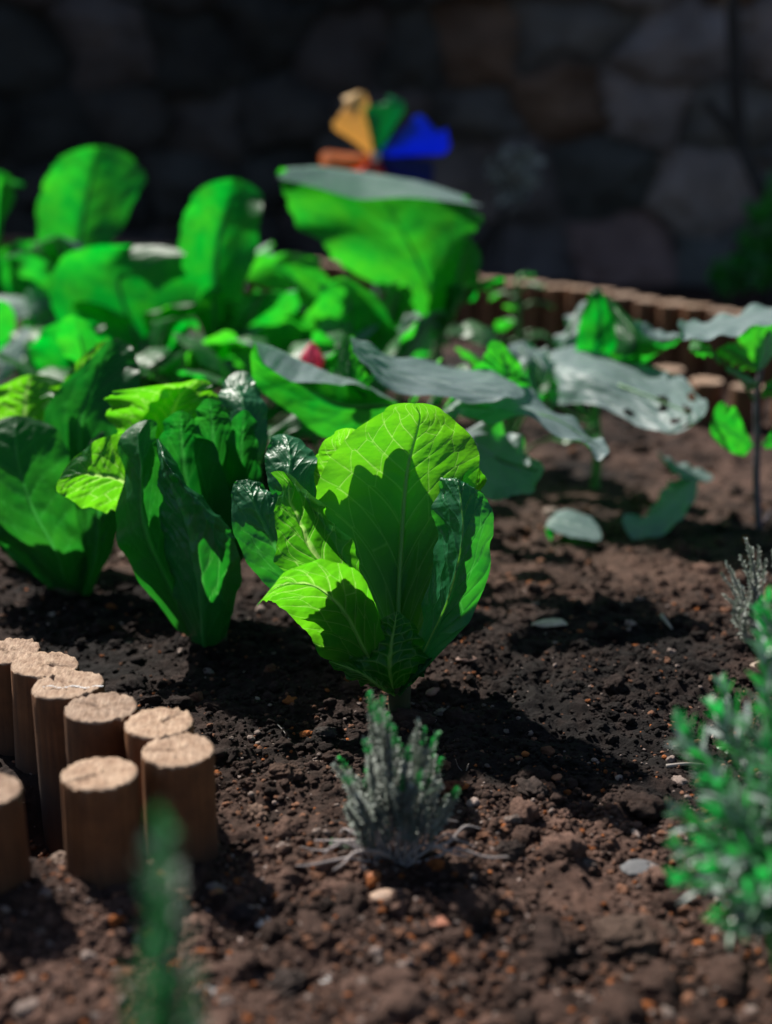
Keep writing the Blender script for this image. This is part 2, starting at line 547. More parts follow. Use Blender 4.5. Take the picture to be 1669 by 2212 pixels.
def scatter(n, smin, smax, protos, region, power=2.2, yb=1.0, sink=.25):
    VV, FF, TT = [], [], []; off = 0
    x0, x1, y0, y1 = region
    Yc = y0 + (y1 - y0) * RNG.uniform(size=n) ** yb
    half = .30 * (Yc * CP + .154) + .04
    Xc = -half + RNG.uniform(size=n) * (2 * half + .02)
    keep = vnoise(Xc * 14, Yc * 14, 91) > RNG.uniform(-1, .5, n)
    Xc, Yc = Xc[keep], Yc[keep]
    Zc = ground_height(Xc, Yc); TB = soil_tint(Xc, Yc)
    for x, y, z0, tb in zip(Xc, Yc, Zc, TB):
        u = RNG.uniform(); r = smin * (1 + u ** power * (smax / smin - 1))
        P, Fc = protos[RNG.integers(len(protos))]
        a = RNG.uniform(0, 6.28); ca, sa = math.cos(a), math.sin(a)
        Q = P * (r * RNG.uniform(.8, 1.2, 3))
        Q = np.stack([Q[:, 0] * ca - Q[:, 1] * sa, Q[:, 0] * sa + Q[:, 1] * ca, Q[:, 2]], 1)
        VV.append(Q + [x, y, z0 + r * (.5 - sink)]); FF.append(Fc + off); off += len(P)
        t = RNG.uniform()
        base = tb * RNG.uniform(.55, 1.6)
        warmf = 1. if y < 1.05 else .5
        if r > .008: t = 1.
        if t < .035 * warmf: base = np.array([.36, .115, .035]) * RNG.uniform(.5, 1.3)
        elif t < .15 * warmf: base = np.array([.21, .10, .06]) * RNG.uniform(.6, 1.3)
        elif t < .21 * warmf: base = np.array([.30, .23, .20]) * RNG.uniform(.6, 1.3)
        elif t < .19 * warmf and r < .003: base = np.array([.55, .53, .52])
        TT.append(np.repeat(base[None], len(P), 0))
    return np.concatenate(VV), np.concatenate(FF), np.concatenate(TT)


def stuff(name, parts):
    V, Fc, T, off = [], [], [], 0
    for v, f, t in parts:
        V.append(v); Fc.append(f + off); T.append(t); off += len(v)
    me = mesh_np(name, np.concatenate(V), np.concatenate(Fc), [M['soil']], attrs={'tint': np.concatenate(T)})
    return tag(link_mesh(name, me), 'loose dark soil crumbs and grit covering the whole bed', 'soil crumbs', kind='stuff')


stuff('soil_crumbs', [scatter(56000, .0008, .0028, protos_small, (0, 0, .42, 1.45), 2.0, 1.2),
                      scatter(16000, .0010, .0034, protos_small, (0, 0, .42, .98), 1.8, 1.0),
                      scatter(6500, .0022, .0065, protos_mid, (0, 0, .42, 1.75), 3.0, 1.1),
                      scatter(1100, .005, .014, protos_big, (0, 0, .42, 1.7), 2.6, 1.0, .45),
                      scatter(55, .011, .020, protos_big, (0, 0, .42, 1.2), 2., 1.0, .55),
                      scatter(1600, .004, .012, protos_small, (0, 0, 1.7, 3.5), 2.)])

# single stones, chips and clods that can be picked out in the photograph
ANG = [clod_shape(4, .22, np.random.default_rng(100 + i), .9) for i in range(5)]
RND = [clod_shape(4, .16, np.random.default_rng(200 + i)) for i in range(5)]
CLD = [clod_shape(5, .50, np.random.default_rng(300 + i)) for i in range(5)]


def stone(name, x, y, wpx, col, label, cat, proto, grp, flat=1., rot=0., sink=.3, tallf=1.):
    p = G(x, y, .004)
    dep = p[1] * CP + CAMH * SP
    r = wpx / 2 / F * dep
    P, Fc = proto
    a = rot; ca, sa = math.cos(a), math.sin(a)
    Q = P * np.array([1, .75, .8 * flat * tallf]) * r
    Q = np.stack([Q[:, 0] * ca - Q[:, 1] * sa, Q[:, 0] * sa + Q[:, 1] * ca, Q[:, 2]], 1)
    t = np.repeat(np.array(col)[None], len(Q), 0)
    me = mesh_np(name, Q, Fc, [M['soil'] if 'clod' in name else M['pebble']], attrs={'tint': t})
    o = link_mesh(name, me, None, (p[0], p[1], gz(p[0], p[1]) + r * flat * (.5 - sink)))
    return tag(o, label, cat, grp)


SG = 'stones and clods lying on the soil'
OR_, BR_, WH_, GY_, DK_ = (.36, .12, .04), (.22, .11, .07), (.62, .58, .52), (.2, .19, .18), (.05, .035, .03)
stone('soil_clod', 975, 1708, 52, (.16, .055, .03), 'round rusty red clod at the right of the small thyme plant', 'soil clod', CLD[0], SG, 1, .4)
stone('soil_clod', 1098, 1830, 92, DK_, 'large dark crumbly clod right of the thyme twigs', 'soil clod', CLD[1], SG, .8, 1.)
stone('soil_clod', 1155, 1715, 85, DK_, 'dark crumbly clod behind the larger dark clod right of the thyme', 'soil clod', CLD[2], SG, .7, 2.)
stone('soil_clod', 620, 1690, 70, (.10, .06, .045), 'brown crusty clod beside the shortest right-hand post', 'soil clod', CLD[3], SG, .8, .3)
stone('soil_clod', 555, 1755, 62, (.19, .12, .09), 'pale sunlit crumbly clod just right of the posts', 'soil clod', CLD[4], SG, .8, 2.)
stone('soil_clod', 520, 1960, 85, (.04, .03, .03), 'dark round clod left of the white stone chip', 'soil clod', CLD[1], SG, .95, 2.4)
stone('soil_clod', 126, 1858, 50, (.26, .19, .15), 'pale crumbly clod at the foot of the tall posts', 'soil clod', CLD[0], SG, .95, 1.4)
stone('soil_clod', 1380, 2010, 165, (.10, .065, .05), 'big brown clod with a dark hollow in the right foreground', 'soil clod', CLD[3], SG, .6, .5)
stone('soil_clod', 700, 1590, 50, (.06, .05, .045), 'small grey clod on the dark soil behind the thyme', 'soil clod', CLD[2], SG, .8, .2)
stone('soil_clod', 610, 2110, 120, (.055, .04, .035), 'wide dark clod at the bottom left of centre', 'soil clod', CLD[4], SG, .6, 1.2)
stone('stone_chip', 572, 1972, 46, WH_, 'white curved stone chip in the foreground soil', 'stone chip', ANG[0], SG, .5, .5)
stone('stone_chip', 1195, 1345, 88, (.55, .46, .36), 'flat cream stone chip on shaded soil right of the front lettuce', 'stone chip', ANG[1], SG, .35, .1)
stone('stone_chip', 700, 2090, 40, (.4, .42, .42), 'bluish grey stone chip in the blurred foreground', 'stone chip', ANG[2], SG, .5, .9)
stone('stone_chip', 1420, 2150, 46, (.6, .58, .6), 'white stone chip near the bottom right corner', 'stone chip', ANG[3], SG, .6, .2)
stone('stone_chip', 445, 2170, 70, (.30, .32, .32), 'flat grey stone chip at the bottom edge of the bed', 'stone chip', ANG[4], SG, .4, .8)
stone('pebble', 840, 1945, 78, (.36, .24, .17), 'flat tan pebble below the thyme plant', 'pebble', RND[0], SG, .6, .1)
stone('pebble', 807, 1905, 42, OR_, 'upright rust orange pebble touching the thyme base', 'pebble', RND[1], SG, .9, .7, .2)
stone('pebble', 720, 1905, 38, (.38, .34, .30), 'pale grey pebble left of the orange pebble', 'pebble', RND[2], SG, .9, .3)
stone('pebble', 610, 1995, 30, (.45, .21, .09), 'small bright orange pebble right of the white chip', 'pebble', RND[3], SG, .8, .3)
stone('pebble', 960, 2000, 60, (.30, .11, .06), 'long red brown pebble in the foreground centre', 'pebble', RND[4], SG, .6, .5)
stone('pebble', 1080, 1985, 34, (.42, .14, .04), 'vivid orange pebble right of the red brown pebble', 'pebble', RND[0], SG, .9, .3)
stone('pebble', 468, 1915, 42, (.28, .12, .05), 'amber brown pebble behind the dark round clod', 'pebble', RND[1], SG, .9, 1.3)
stone('pebble', 1010, 1440, 46, (.22, .13, .10), 'brownish pink pebble right of the front lettuce stem', 'pebble', RND[2], SG, .7, .2)
stone('pebble', 935, 1490, 40, (.30, .16, .12), 'small pinkish pebble close to the front lettuce stem', 'pebble', RND[3], SG, .7, .9)
stone('pebble', 1205, 1668, 30, (.30, .12, .06), 'red brown pebble alone on dark soil behind the big clods', 'pebble', RND[4], SG, .7, .9)
stone('pebble', 1440, 1560, 30, (.30, .11, .05), 'orange pebble on the shaded soil left of the rosemary', 'pebble', RND[0], SG, .8, .4)
stone('pebble', 1390, 1850, 90, (.10, .10, .105), 'flat slate grey stone half buried beside the rosemary', 'stone', RND[1], SG, .3, .1)
stone('pebble', 1660, 1450, 70, (.32, .24, .18), 'pale tan stone under the rosemary tips', 'stone', RND[3], SG, .5, .1)

# ================================================================== LOG POSTS
def post_mesh(rad, h, seed, nth=56, crack=True, bury=.10):
    rng = np.random.default_rng(seed)
    th = np.linspace(0, 2 * PI, nth, endpoint=False)
    prof = 1 + .018 * np.sin(2 * th + rng.uniform(0, 6)) + .012 * np.sin(5 * th + rng.uniform(0, 6)) + rng.normal(0, .004, nth)
    for _ in range(3 if crack else 1):          # splits running down the side
        c = rng.uniform(0, 2 * PI); d = np.abs((th - c + PI) % (2 * PI) - PI)
        prof -= .05 * np.exp(-(d / .045) ** 2)
    levels = [(-bury, 1.02), (0, 1.02), (h * .3, 1.01), (h * .6, 1.0), (h * .85, .998), (h * .97, 1.0), (h - .0012, .995), (h, .975)]
    V = []
    tx, ty = rng.uniform(-.05, .05, 2)
    for i, (z, s) in enumerate(levels):
        r = rad * prof * s
        x, y = r * np.cos(th), r * np.sin(th)
        zz = np.full(nth, z, float)
        if i >= 5: zz = zz + tx * x + ty * y + rng.normal(0, .0008, nth)
        V.append(np.stack([x, y, zz], 1))
    nl = len(levels)
    rings = [.9, .78, .65, .52, .4, .28, .15]
    for s in rings:
        r = rad * prof * s; x, y = r * np.cos(th), r * np.sin(th)
        zz = h + tx * x + ty * y + rng.normal(0, .00035, nth) + .0006 * np.sin(x * 900 + y * 300)
        V.append(np.stack([x, y, zz], 1))
    tot = nl + len(rings)
    V = np.concatenate(V); V = np.vstack([V, [[0, 0, h]]])
    ca = rng.uniform(0, 2 * PI)                  # a drying crack across the cut face
    dirv = np.array([math.cos(ca), math.sin(ca)])
    top = np.arange(nl * nth, tot * nth + 1)
    pr = V[top, :2] @ dirv; pe = np.abs(V[top, 0] * -dirv[1] + V[top, 1] * dirv[0])
    V[top, 2] -= .003 * np.exp(-(pe / .0012) ** 2) * (pr > 0)
    i = np.arange(tot - 1)[:, None] * nth; j = np.arange(nth)[None]
    f = np.stack([i + j, i + (j + 1) % nth, i + nth + (j + 1) % nth, i + nth + j], -1).reshape(-1, 4)
    jj = np.arange(nth); c = len(V) - 1
    cap = np.stack([np.full(nth, c), (tot - 1) * nth + jj, (tot - 1) * nth + (jj + 1) % nth], 1)
    mi = np.concatenate([(np.arange(len(f)) // nth >= nl - 2).astype(int), np.ones(nth, int)])
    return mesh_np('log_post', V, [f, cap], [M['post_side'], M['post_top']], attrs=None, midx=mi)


def log_post(x, ytop, Y, wpx, label, grp, seed, lean=(0, 0)):
    p = PY(x, ytop, Y)
    dep = Y * CP + (CAMH - p[2]) * SP
    rad = wpx / 2 / F * dep
    o = link_mesh('log_post', post_mesh(rad, max(p[2], .03), seed), None, (p[0], Y, 0))
    o.rotation_euler = (lean[0], lean[1], 0)
    return tag(o, label, 'wooden post', grp)


PG = 'round wooden edging posts at the left'
near = [
    (28, 1403, 1.07, 128, 'tall round post at the left frame edge, farthest of the front edging', 1),
    (92, 1435, 1.039, 146, 'tall round post second from the far end of the edging', 2),
    (150, 1481, .997, 150, 'tall post with a row of pale flecks across its cut top', 3),
    (216, 1526, .961, 155, 'tall brown post directly behind the broad blurred front post', 4),
    (347, 1558, .935, 155, 'post with a dark crack in its cut top, behind the rightmost post', 5),
    (383, 1622, .8885, 154, 'rightmost post of the edging, short and dark sided', 6),
    (214, 1672, .858, 170, 'broad short blurred post standing in front of the row', 7),
    (-30, 1702, .834, 160, 'short post cut by the left frame edge in front of the row', 8)]
for x, y, Y, w, lb, sd in near:
    log_post(x, y, Y, w * (1 + .03 * math.sin(sd * 2.3)), lb, PG, sd, (R(1.6 * math.sin(sd * 1.7)), R(1.5 * math.cos(sd * 2.9))))

# pale flecks on one cut face and chips on two posts
for (x, y, Y, w, lb) in ((150, 1468, .915, 6, 'tiny white fleck line on the cut top of a tall post'),):
    p0 = PY(88, 1482, .915); 
    VV, FF, off = [], [], 0
    for i in range(16):
        q = PY(95 + i * 8.2, 1483 - 3 * math.sin(i * .5), .992 + .002 * math.sin(i)); q[2] = PY(150, 1481, .997)[2] + .0012
        P, Fc = RND[i % 5]; VV.append(P[:, :3] * np.array([.0017, .0008, .0005]) * RNG.uniform(.5, 1.3) + q); FF.append(Fc + off); off += len(P)
    V = np.concatenate(VV)
    tag(link_mesh('snail_trail', mesh_np('snail_trail', V, np.concatenate(FF), [M['pebble']], attrs={'tint': np.full((len(V), 3), .8)})),
        'thin line of white dried flecks across the cut top of a tall post', 'dried trail')

# back edging: a line of tall posts and a lower line in front of it
BG = 'posts of the blurred edging along the back of the bed'
line = [(.70, 2.36), (.34, 2.80), (-.62, 3.52), (-1.1, 3.7)]
pos = []
for (x0, y0), (x1, y1) in zip(line[:-1], line[1:]):
    d = math.hypot(x1 - x0, y1 - y0); n = int(d / .052)
    for i in range(n): pos.append((x0 + (x1 - x0) * i / n, y0 + (y1 - y0) * i / n))
bmesh_cache = [post_mesh(.0245, .136, 60 + i, 28) for i in range(5)]
for i, (x, y) in enumerate(pos):
    o = link_mesh('log_post', bmesh_cache[i % 5], None, (x, y, random.uniform(-.002, .002)))
    o.rotation_euler = (0, 0, random.uniform(0, 6))
    tag(o, 'blurred brown post in the tall line of edging along the back of the bed', 'wooden post', BG)
BG2 = 'low posts in front of the back edging'
low = [post_mesh(.026, .075, 80 + i, 28) for i in range(3)]
for i in range(6):
    t = i / 5
    o = link_mesh('log_post', low[i % 3], None, (.40 + .26 * t, 2.30 - .26 * t, random.uniform(-.005, .005)))
    o.rotation_euler = (0, 0, random.uniform(0, 6))
    tag(o, 'low blurred post in the short line beyond the pale hole-eaten leaf', 'wooden post', BG2)

# ================================================================== STONE WALL
def build_wall():
    nx, nz = 640, 170
    X = np.linspace(-3.2, 3.2, nx); Z = np.linspace(-.05, 1.12, nz)
    ZZ, XX = np.meshgrid(Z, X, indexing='ij')
    rng = np.random.default_rng(5)
    sx, sz = [], []
    z = .06; row = 0
    while z < 1.3:
        x = -3.4 + rng.uniform(0, .2)
        hh = rng.uniform(.12, .20)
        while x < 3.4:
            w = rng.uniform(.15, .34); x += w
            sx.append(x - w / 2); sz.append(z + rng.uniform(-.04, .04))
        z += hh; row += 1
    sx = np.array(sx); sz = np.array(sz)
    wx = XX + .09 * fbm(XX * 4, ZZ * 4, 4, 4); wz = ZZ + .08 * fbm(XX * 4 + 9, ZZ * 4, 4, 6)
    f1 = np.full(XX.shape, 9.); f2 = np.full(XX.shape, 9.); idn = np.zeros(XX.shape, int)
    for k in range(len(sx)):
        d = np.hypot((wx - sx[k]) * .72, wz - sz[k])
        closer = d < f1
        f2 = np.where(closer, f1, np.minimum(f2, d)); idn = np.where(closer, k, idn); f1 = np.where(closer, d, f1)
    e = np.clip((f2 - f1) / .13, 0, 1)
    tilt = rng.uniform(-.5, .5, (len(sx), 2))
    dep = rng.uniform(.0, .05, len(sx))
    hgt = (e ** .8) * .04 + dep[idn] + tilt[idn, 0] * (XX - sx[idn]) * .5 + tilt[idn, 1] * (ZZ - sz[idn]) * .6 + .02 * fbm(XX * 12, ZZ * 12, 4, 9)
    hgt *= np.where(e < .02, .2, 1)
    pal = np.array([[.085, .078, .074], [.13, .108, .108], [.06, .062, .058], [.040, .044, .042], [.15, .115, .105], [.10, .085, .082], [.07, .072, .068]])
    ci = rng.integers(0, len(pal), len(sx)); ccol = (pal[ci] * .65 + .03) * rng.uniform(.8, 1.2, (len(sx), 1))
    # the left half of the wall has its deeper shade painted into the stone colour
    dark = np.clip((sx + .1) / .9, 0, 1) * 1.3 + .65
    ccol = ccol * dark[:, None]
    for tx, tz in ((.46, .37), (.30, .72), (.98, .78)):
        kk = np.argmin((sx - tx) ** 2 + (sz - tz) ** 2); ccol[kk] = (.13, .085, .062)
    kk = np.argmin((sx - .75) ** 2 + (sz - .12) ** 2); ccol[kk] = (.24, .16, .15)
    ccol_b = ccol[idn] * (1 + .5 * fbm(XX * 9, ZZ * 9, 4, 31))[..., None]
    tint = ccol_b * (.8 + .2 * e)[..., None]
    Yw = 3.95 - XX * .12 - hgt
    V = np.stack([XX, Yw, ZZ], -1).reshape(-1, 3)
    f = grid_faces(nz, nx)
    # cap and back so that the wall has its thickness
    top = (nz - 1) * nx + np.arange(nx); bot = np.arange(nx)
    Vb_t = np.stack([X, 3.95 - X * .12 + .35, np.full(nx, 1.12)], 1); Vb_b = Vb_t.copy(); Vb_b[:, 2] = -.05
    o1 = len(V); V = np.vstack([V, Vb_t, Vb_b])
    i = np.arange(nx - 1)
    cap = np.stack([top[:-1], top[1:], o1 + i + 1, o1 + i], 1)
    back = np.stack([o1 + i, o1 + i + 1, o1 + nx + i + 1, o1 + nx + i], 1)
    tint = np.vstack([tint.reshape(-1, 3), np.full((2 * nx, 3), .06)])
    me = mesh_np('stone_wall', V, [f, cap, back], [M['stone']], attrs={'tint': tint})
    return tag(link_mesh('stone_wall', me), 'dark blurred rubble stone wall closing off the back of the garden', 'wall')


build_wall()


# ================================================================== FRONT LETTUCE
LG = 'romaine lettuces growing in the bed'
hb = z4(915, 2010, 1.115); hb[2] = 0
hero = empty('lettuce_plant', hb, 'small romaine lettuce in sharp focus at the centre, its top leaf glowing yellow green', 'lettuce', LG)


def row(*p): return list(p)


A = [row((870, 2010, 1.112), (915, 2010, 1.118), (955, 2010, 1.112)),
     row((740, 1680, 1.120), (905, 1680, 1.140), (1060, 1680, 1.120)),
     row((560, 1300, 1.140), (918, 1330, 1.160), (1210, 1300, 1.145)),
     row((450, 1060, 1.150), (932, 1060, 1.170), (1330, 1010, 1.158)),
     row((450, 900, 1.155), (948, 870, 1.178), (1350, 830, 1.165)),
     row((505, 750, 1.162), (966, 750, 1.182), (1364, 705, 1.170)),
     row((590, 640, 1.168), (990, 650, 1.186), (1330, 610, 1.176)),
     row((700, 540, 1.174), (1015, 560, 1.188), (1250, 530, 1.180)),
     row((830, 458, 1.180), (1030, 485, 1.190), (1165, 462, 1.184)),
     row((1000, 412, 1.188))]
A2 = [row((850, 1990, 1.12), (880, 1990, 1.122), (900, 1990, 1.12)),
      row((650, 1500, 1.16), (760, 1500, 1.17), (850, 1500, 1.16)),
      row((440, 1000, 1.18), (600, 1000, 1.195), (750, 1000, 1.19)),
      row((413, 850, 1.18), (590, 840, 1.20), (740, 850, 1.20)),
      row((438, 725, 1.185), (590, 730, 1.20), (730, 740, 1.20)),
      row((488, 645, 1.19), (600, 650, 1.205), (710, 650, 1.205)),
      row((550, 580, 1.19), (625, 590, 1.205), (690, 590, 1.205)),
      row((635, 550, 1.20))]
A3 = [row((930, 1990, 1.12), (950, 1990, 1.122), (970, 1990, 1.12)),
      row((1080, 1450, 1.15), (1160, 1450, 1.16), (1270, 1400, 1.15)),
      row((1180, 1150, 1.16), (1270, 1130, 1.175), (1380, 1080, 1.16)),
      row((1240, 930, 1.165), (1320, 920, 1.185), (1392, 900, 1.17)),
      row((1335, 760, 1.18))]
A4 = [row((850, 1990, 1.13), (880, 1990, 1.13), (900, 1990, 1.13)),
      row((640, 1500, 1.17), (760, 1500, 1.18), (870, 1500, 1.17)),
      row((540, 960, 1.190), (710, 960, 1.197), (890, 960, 1.195)),
      row((640, 700, 1.195), (770, 690, 1.20), (910, 700, 1.20)),
      row((835, 505, 1.20))]
A4_caster = [[(x + 6, y + 25, Y + .010) for x, y, Y in r] for r in A4]  # unseen double, added to deepen the shadow cast on the main leaf
A5 = [row((900, 1990, 1.13), (930, 1990, 1.13), (960, 1990, 1.13)),
      row((820, 1450, 1.17), (960, 1450, 1.19), (1140, 1450, 1.17)),
      row((950, 900, 1.20), (1085, 890, 1.205), (1230, 900, 1.19)),
      row((1010, 720, 1.20), (1120, 710, 1.207), (1230, 720, 1.195)),
      row((1150, 590, 1.205))]
A5_caster = [[(x - 4, y + 25, Y + .010) for x, y, Y in r] for r in A5]  # second unseen double, added for a darker shadow on that leaf
rear_caster = [row((900, 1990, 1.13), (930, 1990, 1.13), (960, 1990, 1.13)),  # large unseen leaf added behind to shade the lower half
      row((620, 1500, 1.18), (800, 1500, 1.21), (1000, 1500, 1.20)),
      row((560, 1180, 1.20), (800, 1180, 1.23), (1100, 1180, 1.21)),
      row((700, 960, 1.22), (850, 960, 1.24), (1000, 960, 1.23)),
      row((850, 850, 1.235))]
E = [row((925, 2000, 1.108), (955, 2010, 1.104), (990, 1990, 1.10)),
     row((1010, 1740, 1.10), (1090, 1740, 1.085), (1170, 1790, 1.075)),
     row((1050, 1540, 1.10), (1180, 1540, 1.075), (1330, 1600, 1.075)),
     row((1085, 1330, 1.10), (1240, 1330, 1.068), (1405, 1390, 1.078)),
     row((1118, 1150, 1.10), (1270, 1130, 1.068), (1438, 1150, 1.082)),
     row((1105, 990, 1.10), (1260, 960, 1.078), (1425, 980, 1.09)),
     row((1150, 850, 1.10), (1240, 850, 1.088), (1345, 890, 1.092)),
     row((1225, 832, 1.095))]
Bl = [row((850, 1950, 1.11), (870, 1960, 1.108), (890, 1950, 1.106), (905, 1930, 1.108)),
      row((640, 1650, 1.10), (710, 1620, 1.09), (770, 1600, 1.084), (790, 1560, 1.09)),
      row((420, 1430, 1.105), (570, 1400, 1.09), (690, 1420, 1.078), (745, 1500, 1.09)),
      row((215, 1310, 1.105), (420, 1230, 1.098), (560, 1230, 1.078), (668, 1260, 1.10)),
      row((240, 1150, 1.11), (360, 1090, 1.10), (480, 1080, 1.08), (598, 1120, 1.105)),
      row((205, 1030, 1.112), (300, 960, 1.105), (390, 950, 1.085), (500, 985, 1.11)),
      row((262, 905, 1.115), (290, 860, 1.11), (320, 860, 1.095), (385, 880, 1.115)),
      row((190, 800, 1.118), (225, 790, 1.115), (265, 795, 1.10), (300, 810, 1.118))]
Cl = [row((800, 2010, 1.112), (850, 1990, 1.108), (890, 1960, 1.108)),
      row((560, 1890, 1.095), (720, 1800, 1.075), (850, 1780, 1.085)),
      row((425, 1775, 1.09), (640, 1640, 1.06), (780, 1560, 1.060)),
      row((360, 1660, 1.085), (560, 1530, 1.052), (715, 1410, 1.045)),
      row((255, 1575, 1.078), (440, 1440, 1.048), (600, 1315, 1.038)),
      row((190, 1530, 1.070), (310, 1420, 1.045), (440, 1305, 1.034)),
      row((150, 1520, 1.062), (210, 1450, 1.045), (280, 1355, 1.036)),
      row((122, 1538, 1.045))]
Cl_caster = [row((820, 2000, 1.118), (850, 1990, 1.116), (880, 1960, 1.118)), row((600, 1850, 1.10), (720, 1760, 1.088), (830, 1720, 1.095)),  # unseen layer added behind the pointed leaf to cast shade on it
       row((440, 1690, 1.10), (640, 1600, 1.076), (770, 1530, 1.075)), row((400, 1560, 1.095), (540, 1490, 1.066), (690, 1410, 1.062)),
       row((400, 1440, 1.09), (480, 1400, 1.062), (600, 1350, 1.055)), row((450, 1350, 1.06))]
Cl_caster_b = [[(x + 10, y + 12, Y + .010) for x, y, Y in r] for r in Cl_caster]  # another unseen layer, added to strengthen that shade
Fl = [row((760, 1900, 1.14), (800, 1890, 1.14), (830, 1880, 1.14)),
      row((380, 1300, 1.16), (470, 1250, 1.165), (560, 1200, 1.16)),
      row((190, 900, 1.17), (310, 880, 1.165), (440, 860, 1.165)),
      row((158, 720, 1.185), (300, 720, 1.18), (455, 720, 1.18)),
      row((190, 620, 1.20), (285, 625, 1.20), (395, 645, 1.20)),
      row((265, 583, 1.215))]
Gl = [row((740, 1900, 1.14), (770, 1880, 1.14), (800, 1860, 1.14)),
      row((260, 1520, 1.15), (360, 1430, 1.15), (440, 1330, 1.15)),
      row((90, 1350, 1.155), (230, 1240, 1.15), (340, 1120, 1.15)),
      row((0, 1190, 1.16), (150, 1090, 1.155), (280, 1000, 1.155)),
      row((-35, 980, 1.17), (90, 950, 1.165), (235, 930, 1.165)),
      row((-20, 870, 1.18), (70, 865, 1.18), (160, 880, 1.18)),
      row((60, 838, 1.185))]
Hd = [row((880, 2040, 1.10), (890, 2050, 1.10), (905, 2050, 1.10)), row((760, 1990, 1.09), (800, 2000, 1.08), (850, 2010, 1.09)),
      row((650, 1960, 1.085), (700, 1930, 1.075), (760, 1900, 1.085)), row((520, 1860, 1.085))]
He = [row((900, 2050, 1.10), (915, 2050, 1.10), (930, 2040, 1.10)), row((940, 2000, 1.09), (985, 1960, 1.08), (1000, 1920, 1.09)),
      row((1010, 1960, 1.085), (1060, 1900, 1.075), (1060, 1860, 1.085)), row((1110, 1830, 1.085))]
Hc = [row((840, 2010, 1.10), (880, 2020, 1.098), (920, 2010, 1.10)),
      row((690, 1950, 1.085), (860, 1900, 1.07), (1010, 1930, 1.085)),
      row((640, 1850, 1.085), (870, 1760, 1.075), (1060, 1840, 1.085)),
      row((760, 1700, 1.09), (890, 1650, 1.085), (1030, 1720, 1.09)),
      row((900, 1580, 1.095))]
leaf_set(hero, hb, [
    dict(rows=A, seed=3, rib=.0024, res=(420, 300), label='broad upright leaf at the back, glowing yellow green with pale veins', nsec=10, slant=.30,
         crease=.15, ruffle=.0015, ragged=.008, blister=.0008),
    dict(rows=A2, seed=4, nsec=9, ruffle=.0015, ragged=.01, res=(220, 160)), dict(rows=A3, seed=5, nsec=9), dict(rows=A4, seed=6), dict(rows=A4_caster, seed=16), dict(rows=A5, seed=7), dict(rows=A5_caster, seed=18), dict(rows=rear_caster, seed=17), dict(rows=[[(x, y + 60, Y + .012) for x, y, Y in r] for r in rear_caster], seed=19),  # last entry: lowered unseen copy, added for more shade
    dict(rows=E, seed=8, rib=.0008, res=(300, 220), blister=.0022, mat=M['lettuce_mid'], label='crinkled darker leaf on the right with a pale rim', nsec=9, ragged=.03),
    dict(rows=Bl, seed=9, res=(260, 200), mid=1, blister=.0015, round_tip=False, ruffle=.003, rfreq=4, ragged=.05, label='lit leaf on the left with its glossy edge folded over'),
    dict(rows=Cl_caster, seed=41, ragged=.02, ruffle=.001), dict(rows=Cl_caster_b, seed=42, ragged=.02, ruffle=.001),
    dict(rows=Cl, seed=10, rib=.0009, res=(300, 220), blister=.0014, ruffle=.003, ragged=.03, label='pointed leaf reaching out at the lower left'),
    dict(rows=Fl, seed=11, blister=.0016, mat=M['lettuce_mid'], ruffle=.003), dict(rows=Gl, seed=12, blister=.0018, mat=M['lettuce_mid'], ruffle=.003),
    dict(rows=Hd, seed=14, ragged=.08), dict(rows=He, seed=15, ragged=.08, mat=M['lettuce_shaded']),
    dict(rows=Hc, seed=13, blister=.002, ragged=.05, ruffle=.004)],
    z4, M['lettuce'], 150, 120, vwidth=.0007)
tube('crown', np.array([[0, .01, -.02], [0, .008, .012], [0, .006, .03], [-.002, .01, .06]]), [.012, .0095, .010, .008], M['lettuce_base'], hero, 16)


def behind(rows, steps, y_off=12):  # unseen rear layers added to keep the sun off the front leaves
    return [dict(rows=[[(x, y + y_off * k, Y + d) for x, y, Y in r] for r in rows], seed=400 + k + len(rows), round_tip=False) for k, d in enumerate(steps)]


